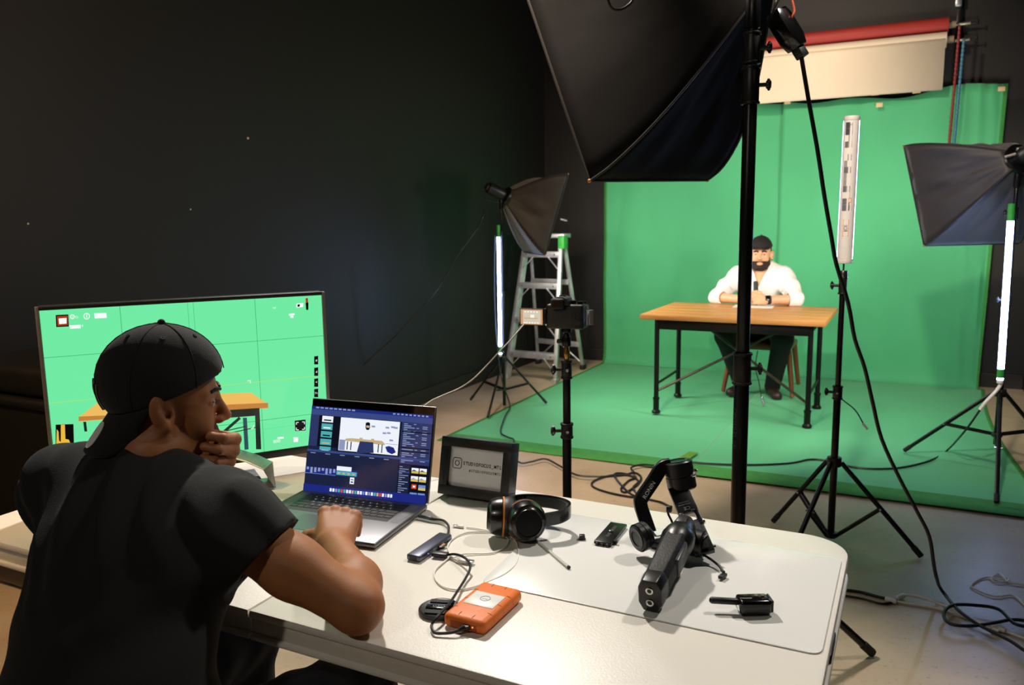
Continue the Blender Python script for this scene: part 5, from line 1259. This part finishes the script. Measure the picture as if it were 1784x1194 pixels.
def cap_hat(parent, Mh, m, back, logo, slope, z0, brim_len, droop, size=1.0, twist=0.0, span=62, side=.030):
    """baseball cap in head space; back=True turns the brim to the nape"""
    s = -1 if back else 1; Mh = Mh @ Matrix.Rotation(R_(twist), 4, 'Z')
    c = np.array((-.006, 0, .048)); r = np.array((.116, .094, .108))*size
    S = SDF(); S.ell(c, r); S.ops.append(('e', c, r-.009, np.eye(3), None, .002, True))
    S.cut(lambda X, Y, Z: (z0+slope*X)-Z)
    if back:    # the strap opening over the forehead
        S.ell((.115, 0, .045), (.04, .040, .026), k=.004, sub=True)
    crown = mesh_obj('cap', [xf(S.mesh(.0034), Mh)], m, parent, iters=5)
    T = lambda v: Mh @ Vector(v)
    def on(az, el, off=0.0): return Vector((c[0]+(r[0]+off)*math.cos(el)*math.cos(az), (r[1]+off)*math.cos(el)*math.sin(az), c[2]+(r[2]+off)*math.sin(el)))
    def edge_el(az):
        lo_, hi_ = -1.2, 1.2
        for _ in range(30):
            md = (lo_+hi_)/2; p = on(az, md)
            if p.z < z0+slope*p.x: lo_ = md
            else: hi_ = md
        return lo_
    # brim: curved tongue that grows out of the crown edge
    b = MB(); n, mth = 26, 8; g = []
    a0 = 0 if s > 0 else math.pi
    def brim_pt(u, t, lift=0.0):
        az = a0+u*R_(span); p0 = on(az, edge_el(az), -.001); L = brim_len*max(0, 1-abs(u)**4.5)**.5
        q = p0+Vector((s, 0, 0))*L*t+Vector((0, -p0.y*.10*t, -math.tan(R_(droop))*L*t-side*abs(u)**2*t*(L/brim_len)-.004*t*(L/brim_len)))
        return q+Vector((s*math.sin(R_(droop)), 0, math.cos(R_(droop))))*lift
    for i in range(n+1):
        u = -1+2*i/n
        g.append([b.bm.verts.new(T(brim_pt(u, j/mth))) for j in range(mth+1)])
    for i in range(n):
        for j in range(mth): b.bm.faces.new([g[i][j], g[i+1][j], g[i+1][j+1], g[i][j+1]])
    bmesh.ops.remove_doubles(b.bm, verts=b.bm.verts[:], dist=.0004); bmesh.ops.recalc_face_normals(b.bm, faces=b.bm.faces[:])
    br = obj('brim', b, m, crown, smooth=60); md = br.modifiers.new('thick', 'SOLIDIFY'); md.thickness = .0035; md.offset = 0
    tp = on(0, math.pi/2); obj('button', MB().sph(T(tp+Vector((0, 0, .001))), .0075, 12), m, crown)
    SEAM = mat('cap_seam', '1d1c1a', .8)
    for k in range(6):
        az = k*math.pi/3+(0 if back else 0); e0 = edge_el(az)
        obj('seam', MB().tube([T(on(az, e0+(math.pi/2-e0)*q/12, .0006)) for q in range(13)], .0011, n=5, smooth=1), SEAM, crown)
        az2 = az+math.pi/6; obj('eyelet', MB().lathe([(.0018, -.001), (.0042, -.001), (.0042, .0012), (.0018, .0012)], T(on(az2, .95, .0005)), (Mh.to_3x3() @ (on(az2, .95)-Vector(c)).normalized()).to_track_quat('Z', 'Y').to_matrix(), 14), SEAM, crown)
    if logo:
        ink = mat('emblem_thread', '0b0b0b', .6); edge = mat('emblem_outline', 'a8a49c', .7)
        def stroke(pts, w):
            q = [T(on(a0+y/.098, z, .0024)) for y, z in pts]
            obj('emblem_stroke', MB().tube(q, w, n=6, smooth=5), ink, crown)
            obj('emblem_outline', MB().tube([T(on(a0+(y+.0042)/.098, z, .0022)) for y, z in pts], .0011, n=5, smooth=5), edge, crown)
        base = edge_el(a0)
        zz = lambda v: base+v
        stroke([(-.024, zz(.62)), (-.021, zz(.46)), (-.019, zz(.30)), (-.020, zz(.16))], .0026)
        stroke([(.024, zz(.62)), (.020, zz(.46)), (.019, zz(.30)), (.022, zz(.14))], .0026)
        stroke([(-.022, zz(.60)), (-.008, zz(.42)), (.008, zz(.28)), (.020, zz(.16))], .0026)
        stroke([(-.010, zz(.66)), (-.004, zz(.54)), (.000, zz(.42)), (.000, zz(.26)), (.001, zz(.12))], .0024)
        stroke([(.012, zz(.68)), (.008, zz(.54)), (.000, zz(.42))], .0024)
    return crown, br, on, edge_el, T, brim_pt
# ---------------------------------------------------------------- the operator at the white table (lat / depth / height space)
SKIN = mat('skin_brown', 'a56a40', .58, var=.06, vscale=30, bump=.08, bscale=300)
SKINP = mat('skin_tan', 'd2a078', .5, var=.05, vscale=30)
TEE = mat('black_tshirt', '0b0b0c', .9, var=.2, vscale=300, bump=.25, bscale=500, sheen=.05)
DENIM = mat('dark_denim', '161c2b', .85, var=.3, vscale=200, bump=.3, bscale=400)
op = thing('person', 'person in a black t-shirt and backwards cap, hand on mouth, at the laptop', 'person', LD(-.66, 1.20, 0), YAW)
OPL = Matrix.Translation((.66, -1.20, 0))                      # lat/depth space -> the person's own space
f2 = np.array((.38, .925, 0)); s2 = np.array((.925, -.38, 0))
Rt = np.stack([s2, f2, (0, 0, 1)], 1)
lean_ = Matrix.Rotation(R_(-24), 3, Vector(s2)); Rl = np.array(lean_) @ Rt
SHR, SHL = (-.515, 1.350, .930), (-.865, 1.50, .945)
ELR, ELL = (-.275, 1.300, .792), (-.725, 1.73, .791)
WRR, WRL = (-.368, 1.545, .803), (-.612, 1.585, .975)
HIPR, HIPL = (-.56, 1.165, .56), (-.77, 1.25, .56)
KNR, KNL = (-.33, 1.53, .50), (-.61, 1.66, .555)
ANR, ANL = (-.40, 1.50, .09), (-.64, 1.60, .09)
def torso(S, e):
    S.ell((-.680, 1.225, .63), (.185+e, .13+e, .15+e), Rt, k=.06)
    S.ell((-.690, 1.295, .78), (.165+e, .115+e, .17+e), Rl, k=.08)
    S.ell((-.690, 1.390, .890), (.175+e, .112+e, .130+e), Rl, k=.08)
    S.cap(SHR, (-.655, 1.425, .950), .066+e, .066+e, k=.06); S.cap(SHL, (-.705, 1.445, .955), .066+e, .066+e, k=.06)
    return S
B = torso(SDF(), 0)
NB_ = (-.672, 1.430, .985); NT_ = (-.668, 1.470, 1.09)
B.cap(NB_, NT_, .064, .056, k=.04)
B.chain([SHR, (-.390, 1.325, .855), ELR], [.056, .050, .043], k=.03).chain([ELR, (-.295, 1.385, .795), WRR], [.043, .046, .030], k=.02)
B.chain([SHL, (-.79, 1.62, .873), ELL], [.056, .050, .043], k=.03).chain([ELL, (-.675, 1.67, .86), WRL], [.043, .045, .029], k=.02)
for a, b_, c_ in ((HIPR, KNR, ANR), (HIPL, KNL, ANL)): B.chain([a, b_, c_], [.082, .058, .040], k=.03)
body = [B.mesh(.007)]
# head
HO = Vector((-.664, 1.487, 1.120)); HS = .97
hyaw = math.atan2(.39, .92)
Mh = Matrix.Translation(HO) @ Matrix.Rotation(hyaw, 4, 'Z') @ Matrix.Rotation(R_(4), 4, 'Y') @ Matrix.Rotation(R_(2), 4, 'X') @ Matrix.Scale(HS, 4)
nl = Mh.inverted() @ Vector((-.672, 1.435, 1.03))
Hd = head_sdf(tuple(nl), 1.05); hp_ = Hd.mesh(.0030)
body.append(xf(hp_, Mh))
# right hand on the keys
S = SDF(); ex = Vector((-.06, 1, .34)).normalized(); ez = Vector((.10, -.34, 1)); ez = (ez-ex*ez.dot(ex)).normalized(); ey = ez.cross(ex)
S.chain([(-.295, 1.385, .795), WRR], [.046, .030], k=.02); S.ell(WRR, (.03, .03, .022), k=.02)
hand_prims(S, Vector(WRR)+ex*.01, ex, ey, ez, ((38, 52, 25), (34, 52, 28), (36, 54, 28), (40, 52, 25)), 6, thumb=((.022, .026, -.010), (.042, .050, -.022), (.060, .066, -.038), (.074, .070, -.052)), sc=1.02)
body.append(S.mesh(.0026))
# left hand closed in front of the mouth
S = SDF(); lips = Mh @ Vector((.100, 0, -.078))
fwd = (Mh.to_3x3() @ Vector((1, 0, 0))).normalized(); lft = (Mh.to_3x3() @ Vector((0, 1, 0))).normalized(); hup = (Mh.to_3x3() @ Vector((0, 0, 1))).normalized()
wl_ = lips+lft*.040-fwd*.022-hup*.032
ex = (-lft*.80+fwd*.42+hup*.05).normalized(); ey = (hup*.92+fwd*.30); ey = (ey-ex*ey.dot(ex)).normalized(); ez = ex.cross(ey)
if ez.dot(fwd) < 0: ez = -ez
S.chain([(-.675, 1.67, .86), tuple(wl_-ex*.02)], [.045, .029], k=.02); S.cap(tuple(wl_-ex*.02), tuple(wl_), .028, .026, k=.02)
tips = hand_prims(S, wl_, ex, ey, ez, ((58, 88, 40), (62, 90, 42), (66, 90, 42), (70, 88, 40)), 2, thumb=((.020, .022, -.012), (.040, .044, -.026), (.058, .040, -.046), (.066, .022, -.056)), sc=.98)
body.append(S.mesh(.0026))
bd = mesh_obj('body', body, SKIN, op, OPL); tag(bd, 'brown skin of head, arms and hands')
for s in (-1, 1):
    e = MB().sph((.0815, s*.032, .003), .0105, 14); e.bm.transform(OPL @ Mh); ey_ = obj('eye', e, mat('eye_white', 'd8d0c6', .25), op)
    e = MB().sph((.0885, s*.032, .002), .0045, 12); e.bm.transform(OPL @ Mh); obj('iris', e, mat('iris_brown', '1c110a', .2), ey_)
    HAIR = mat('dark_hair', '0d0a08', .7, var=.3, vscale=200)
    e = MB().tube([(.101, s*.012, .026), (.096, s*.028, .031), (.082, s*.046, .027)], .0035, n=6); e.bm.transform(OPL @ Mh); obj('eyebrow', e, HAIR, op)
    e = MB()
    for k in range(6): e.cyl((.0915-.0015*k, s*(.022+.0045*k), .008), (.101-.001*k, s*(.022+.0055*k), .004), .0007, .0002, n=4)
    e.bm.transform(OPL @ Mh); obj('eyelashes', e, HAIR, op)
# short hair under the cap
S = head_sdf(); S.warp(lambda X, Y, Z: -.003+0*X)
S.cut(lambda X, Y, Z: np.maximum(np.maximum(Z-(.075+.3*X), X-.012-.12*np.maximum(Z, -.02)), np.where(X > -.004, -.012-Z+.02*(X > .012), -.075-Z+.0*X)))
S.cut(lambda X, Y, Z: .036-np.sqrt((X+.001)**2+(Z-.0)**2*.65)*1.0)
mesh_obj('hair', [xf(S.mesh(.0036), OPL @ Mh)], HAIR, op)
CAPM = mat('black_cap_wool', '0f0e0d', .9, var=.3, vscale=260, bump=.3, bscale=500, sheen=.12)
crown, brim, on, eel, T, bpt = cap_hat(op, OPL @ Mh, CAPM, True, True, .40, .022, .044, 57, size=1.0, twist=3, span=82, side=.048)
# white sticker on the brim
st = MB(); cs_ = []
for k in range(24):
    a = 2*math.pi*k/24; cs_.append(T(bpt(.17+.16*math.copysign(abs(math.cos(a))**.8, math.cos(a)), .55+.34*math.copysign(abs(math.sin(a))**.8, math.sin(a)), .0032)))
f = st.bm.faces.new([st.bm.verts.new(p) for p in cs_]); so = obj('sticker', st, mat('white_sticker', 'efeee9', .4), crown, smooth=False); md = so.modifiers.new('t', 'SOLIDIFY'); md.thickness = .0012
tag(so, 'round white sticker on the brim')
# t-shirt
S = torso(SDF(), .016)
CUFR = Vector(SHR).lerp(Vector((-.390, 1.325, .855)), 0.64); CUFL = Vector(SHL).lerp(Vector((-.79, 1.62, .873)), 1.15)
S.cap(SHR, tuple(CUFR+(CUFR-Vector(SHR)).normalized()*.04), .076, .073, k=.055); S.cap(SHL, tuple(CUFL+(CUFL-Vector(SHL)).normalized()*.04), .076, .073, k=.055)
S.ell((-.60, 1.33, .88), (.11, .10, .10), Rl, k=.06)
S.cap((-.672, 1.425, .965), (-.672, 1.442, .990), .074, .072, k=.03)
def folds(X, Y, Z):
    u = (X+.66)*.9-(Y-1.35)*.4; v = Z
    w = .0042*np.sin((u*1.2+v*1.0)*70+2.2*np.sin(v*17+u*9))*np.clip((Z-.80)/.12, 0, 1)
    w += .0045*np.sin((u*.6-v*1.1)*46+1.5*np.sin(u*14))*np.clip((.95-Z)/.12, .15, 1)*.7
    return w
S.warp(folds)
aR = (CUFR-Vector(SHR)).normalized(); aL = (CUFL-Vector(SHL)).normalized()
dirt = Vector((0, -.15, -1)).normalized()
aRt = (aR+Vector((.0, .0, -.25))).normalized()
def plane_cut(p, n, rad):
    p, n = np.array(p), np.array(n)
    def fn(X, Y, Z):
        d = (X-p[0])*n[0]+(Y-p[1])*n[1]+(Z-p[2])*n[2]; q = np.sqrt(np.maximum((X-p[0])**2+(Y-p[1])**2+(Z-p[2])**2-d*d, 0))
        return np.where((q < rad) & (d < .2), d, -.5)
    return fn
S.cut(plane_cut(CUFR, aRt, .10)); S.cut(plane_cut(CUFL, aL, .10)); S.cut(lambda X, Y, Z: .52-Z)
for a, b_ in ((Vector(SHR).lerp(CUFR, .72), CUFR+aR*.12), (Vector(SHL).lerp(CUFL, .72), CUFL+aL*.12)): S.cap(tuple(a), tuple(b_), .060, .064, k=.003, sub=True)
S.cap((-.672, 1.447, .990), (-.668, 1.51, 1.12), .064, .072, k=.004, sub=True)
mesh_obj('t_shirt', [S.mesh(.0058)], TEE, op, OPL)
# jeans and shoes
S = SDF()
S.ell((-.668, 1.225, .585), (.20, .155, .135), Rt, k=.05)
for a, b_, c_ in ((HIPR, KNR, ANR), (HIPL, KNL, ANL)): S.chain([a, b_, c_], [.098, .076, .060], k=.03)
S.warp(lambda X, Y, Z: .003*np.sin(X*70+Y*40+3*np.sin(Z*30))); S.cut(lambda X, Y, Z: Z-.66)
mesh_obj('jeans', [S.mesh(.008)], DENIM, op, OPL)
for a in (ANR, ANL):
    S = SDF(); v = Vector((.38, .925, 0)); S.cap((a[0], a[1], .05), tuple(Vector((a[0], a[1], .042))+v*.17), .045, .040, k=.02).cap((a[0], a[1], .06), (a[0], a[1], .12), .045, .045, k=.02); S.cut(lambda X, Y, Z: .002-Z)
    mesh_obj('shoe', [S.mesh(.006)], BLACKR, op, OPL)
# stool under the operator
so_ = LD(-.68, 1.16, 0)
t = thing('stool', 'low dark stool under the seated operator', 'stool', so_+Vector((0, 0, .003)))
STH = .436
obj('seat', MB().cyl((0, 0, STH-.055), (0, 0, STH), .19, n=32, bev=.015), BLACKR, t)
for k in range(4):
    a = k*math.pi/2+.6; obj('leg', MB().cyl((.20*math.cos(a), .20*math.sin(a), 0), (.13*math.cos(a), .13*math.sin(a), .39), .014, n=10), BLACKM, t)

# ---------------------------------------------------------------- the presenter behind the oak desk
mn = thing('person', 'bearded person in a white shirt and black cap seated behind the oak desk', 'person', (-1.10, 6.85, 0))
MNL = Matrix.Translation((1.10, -6.85, 0))
SHRm, SHLm = (-1.295, 6.80, .970), (-.930, 6.80, .970)
ELRm, ELLm = (-1.428, 6.63, .812), (-.814, 6.61, .812)
WRRm, WRLm = (-1.215, 6.50, .815), (-1.02, 6.485, .815)
Rm = np.array(Matrix.Rotation(R_(14), 3, 'X'))
def torso2(S, e):
    S.ell((-1.10, 6.93, .56), (.175+e, .13+e, .13+e), k=.06).ell((-1.105, 6.87, .75), (.175+e, .115+e, .20+e), Rm, k=.08).ell((-1.11, 6.81, .92), (.20+e, .12+e, .13+e), Rm, k=.06)
    S.cap(SHRm, (-1.16, 6.81, 1.02), .070+e, .07+e, k=.06); S.cap(SHLm, (-1.06, 6.81, 1.02), .070+e, .07+e, k=.06); return S
B = torso2(SDF(), 0); HM = Vector((-1.115, 6.775, 1.158))
B.cap((-1.11, 6.815, 1.02), (-1.112, 6.80, 1.12), .064, .058, k=.04)
B.chain([SHRm, ELRm], [.060, .046], k=.03).chain([ELRm, WRRm], [.046, .030], k=.02).chain([SHLm, ELLm], [.060, .046], k=.03).chain([ELLm, WRLm], [.046, .030], k=.02)
lm_ = (((-1.20, 6.92, .53), (-1.33, 6.50, .51), (-1.22, 6.66, .09)), ((-1.0, 6.92, .53), (-.88, 6.48, .51), (-.97, 6.66, .09)))
for a, b_, c_ in lm_: B.chain([a, b_, c_], [.085, .06, .042], k=.03)
body = [B.mesh(.009)]
Mm = Matrix.Translation(HM) @ Matrix.Rotation(R_(-84), 4, 'Z') @ Matrix.Rotation(R_(-3), 4, 'Y') @ Matrix.Scale(1.04, 4)
body.append(xf(head_sdf(tuple(Mm.inverted() @ Vector((-1.11, 6.81, 1.06))), 1.05).mesh(.0034), Mm))
HC_ = Vector((-1.115, 6.475, .845))                                    # the hands meet around the microphone
def clasp(w, side):
    S = SDF(); w = Vector(w); ex = (HC_+Vector((0, -.012, 0))-w); ex.z = .012; ex.normalize(); ey = Vector((0, 0, 1)); ez = ex.cross(ey)
    if ez.y > 0: ez = -ez
    S.chain([ELRm if side < 0 else ELLm, tuple(w)], [.046, .030], k=.02); hand_prims(S, w, ex, ey, ez, ((40, 72, 35), (44, 74, 35), (46, 74, 35), (48, 72, 35)), 3, thumb=((.02, .024, -.01), (.045, .050, -.012), (.070, .058, -.012), (.090, .052, -.016)), sc=1.0)
    return S.mesh(.0032, lo=np.array((w.x-.16, w.y-.16, w.z-.08)), hi=np.array((w.x+.16, w.y+.16, w.z+.12)))
body += [clasp(WRRm, -1), clasp(WRLm, 1)]
mesh_obj('body', body, SKINP, mn, MNL)
for s in (-1, 1):
    e = MB().sph((.0795, s*.032, .003), .0100, 14); e.bm.transform(MNL @ Mm); ey_ = obj('eye', e, mat('eye_white', 'd8d0c6'), mn)
    e = MB().sph((.0860, s*.032, .002), .0062, 12); e.bm.transform(MNL @ Mm); obj('iris', e, mat('iris_brown', '1c110a'), ey_)
    e = MB().tube([(.103, s*.012, .022), (.098, s*.028, .027), (.084, s*.047, .022)], .0062, n=6); e.bm.transform(MNL @ Mm); obj('eyebrow', e, HAIR, mn)
S = head_sdf(None, 1.05); S.warp(lambda X, Y, Z: -.0065+.001*np.sin(X*400)*np.sin(Z*420+Y*380))
def beardmask(X, Y, Z):
    aY = np.abs(Y)
    top = np.where(X > .066, -.051+.0*X, -.046+(.066-X)*.75)                    # moustache line, rising to the ears
    low = Z-top; lips = .0205-np.sqrt((aY*.80)**2+((Z+.0705)*1.75)**2)
    lips = np.where(X > .07, lips, -.02)
    return np.maximum(np.maximum(low, lips), np.maximum(.026-X, -.135-Z))
S.cut(beardmask); S.cut(lambda X, Y, Z: np.where(X < .02, Z+.025, -.02))
mesh_obj('beard', [xf(S.mesh(.0030), MNL @ Mm)], mat('beard_hair', '24150c', .8, var=.4, vscale=150, bump=.4, bscale=500), mn)
S = head_sdf(); S.warp(lambda X, Y, Z: -.003+0*X); S.cut(lambda X, Y, Z: np.maximum(np.maximum(Z-.09, X-.028), np.where(X > -.006, -.02-Z, -.06-Z))); S.cut(lambda X, Y, Z: .03-np.sqrt((X+.001)**2+(Z-.0)**2*.65))
mesh_obj('hair', [xf(S.mesh(.0036), MNL @ Mm)], HAIR, mn)
cap_hat(mn, MNL @ Mm, mat('black_cap_cotton', '141110', .85, var=.2, vscale=200), False, False, -.10, .062, .055, -2, size=.95)
# white shirt with rolled sleeves, open collar
SHIRT = mat('white_shirt', 'e9e6df', .75, var=.02, bump=.15, bscale=120)
S = torso2(SDF(), .018)
er, elf = Vector(ELRm).lerp(Vector(WRRm), .26), Vector(ELLm).lerp(Vector(WRLm), .24)
S.chain([SHRm, Vector(SHRm).lerp(Vector(ELRm), .5)+Vector((-.012, 0, 0)), ELRm, tuple(er)], [.074, .070, .062, .060], k=.04); S.chain([SHLm, Vector(SHLm).lerp(Vector(ELLm), .5)+Vector((.012, 0, 0)), ELLm, tuple(elf)], [.074, .070, .062, .060], k=.04)
for p, q in ((er, WRRm), (elf, WRLm)):
    d = (Vector(q)-p).normalized(); S.cap(tuple(p-d*.03), tuple(p), .064, .062, k=.01)
S.warp(lambda X, Y, Z: .003*np.sin((X*1.0-Z*.7)*38+1.6*np.sin(Z*12+X*9))+.0015*np.sin((X*1.1+Z*.5)*70))
S.cut(lambda X, Y, Z: .50-Z); S.cut(lambda X, Y, Z: np.where((Y < 6.68) & (Z < .775) , .766-Z, -.5))
for p, q in ((er, WRRm), (elf, WRLm)):
    d = (Vector(q)-p).normalized(); S.cut(plane_cut(p+d*.004, d, .11)); S.cap(tuple(p-d*.05), tuple(p+d*.09), .048, .043, k=.003, sub=True)
S.cap((-1.11, 6.82, 1.03), (-1.113, 6.78, 1.14), .070, .078, k=.004, sub=True)
S.cut(lambda X, Y, Z: np.where((Y < 6.76) & (Z > .88), np.clip((Z-.90)*.40, 0, .06)-np.abs(X+1.108), -.5))
mesh_obj('shirt', [S.mesh(.0062)], SHIRT, mn, MNL)
for s in (-1, 1):
    b = MB(); c0 = Vector((-1.112, 6.80, 1.045)); pts = []
    g = []
    for i in range(12):
        a = R_(90-s*0)+s*R_(i*15-10); rr = .083; zz = 1.062-.002*i-.0009*i*i*.6
        pa_ = Vector((c0.x+rr*math.cos(a)*1.02, c0.y+rr*math.sin(a)*.95, zz+.022)); pb_ = Vector((c0.x+(rr+.016)*math.cos(a), c0.y+(rr+.018)*math.sin(a), zz-.018-(.022 if i > 9 else 0)))
        g.append((b.bm.verts.new(pa_), b.bm.verts.new(pb_)))
    for A, C in zip(g, g[1:]): b.bm.faces.new([A[0], C[0], C[1], A[1]])
    o = obj('collar', b, SHIRT, mn, world=True, smooth=60); md = o.modifiers.new('t', 'SOLIDIFY'); md.thickness = .005
for k in range(3): obj('button', MB().cyl((-1.095+.0*k, 6.66+.012*k-.004, .855-.05*k), (-1.095, 6.655+.012*k-.004, .855-.05*k), .005, n=10), mat('shirt_button', 'cfcac0', .4), mn, world=True)
S = SDF(); S.ell((-1.10, 6.93, .545), (.195, .15, .115), k=.05)
for a, b_, c_ in lm_: S.chain([a, b_, c_], [.102, .080, .062], k=.03)
S.cut(lambda X, Y, Z: Z-.60)
mesh_obj('trousers', [S.mesh(.009)], mat('black_trousers', '15130f', .85, var=.2, vscale=100), mn, MNL)
SHOE = mat('brown_shoe', '2c1a12', .45, var=.2)
for (a, b_, c_), v in zip(lm_, (Vector((-.30, -.95, 0)), Vector((.35, -.93, 0)))):
    S = SDF(); S.cap((c_[0], c_[1], .055), tuple(Vector((c_[0], c_[1], .045))+v.normalized()*.17), .048, .042, k=.02).cap((c_[0], c_[1], .06), (c_[0], c_[1], .12), .048, .046, k=.02); S.cut(lambda X, Y, Z: .022-Z)
    mesh_obj('shoe', [S.mesh(.007)], SHOE, mn, MNL)
ww = Vector(ELLm).lerp(Vector(WRLm), .90); dw_ = (Vector(WRLm)-Vector(ELLm)).normalized()
sw = thing('smartwatch', 'black smartwatch on the wrist of the bearded presenter', 'watch', ww)
obj('strap', MB().lathe([(.0335, -.012), (.0365, -.012), (.0365, .012), (.0335, .012)], ww, dw_.to_track_quat('Z', 'Y').to_matrix(), 28), BLACKR, sw, world=True)
obj('case', MB().box(ww+Vector((.0, -.033, .018)), (.036, .012, .040), .005, rot=(R_(-28), 0, R_(28))), BLACKG, sw, world=True)
# microphone in the clasped hands
mi_ = thing('microphone', 'dark handheld microphone in the clasped hands of the presenter', 'microphone', HC_)
ma_, mb2 = HC_+Vector((.024, .03, -.07)), HC_+Vector((.016, .01, .105))
obj('handle', MB().cyl(ma_, mb2, .013, .016, n=16, bev=.002), BLACKP, mi_, world=True)
obj('grille', MB().cyl(ma_.lerp(mb2, .62), mb2+(mb2-ma_).normalized()*.012, .0185, n=18, bev=.006), mat('mic_foam', '2f3836', .8, bump=.4, bscale=400), mi_, world=True)
# sheet of paper on the desk
tag(obj('paper_sheet', MB().box((-1.10, 6.43, DZ+.0012), (.30, .21, .0012), 0, rot=(0, 0, .06)), mat('paper_white', 'e6e2da', .7), world=True, loc=(-1.10, 6.43, DZ)), 'sheet of white paper under the hands on the oak desk', 'paper')
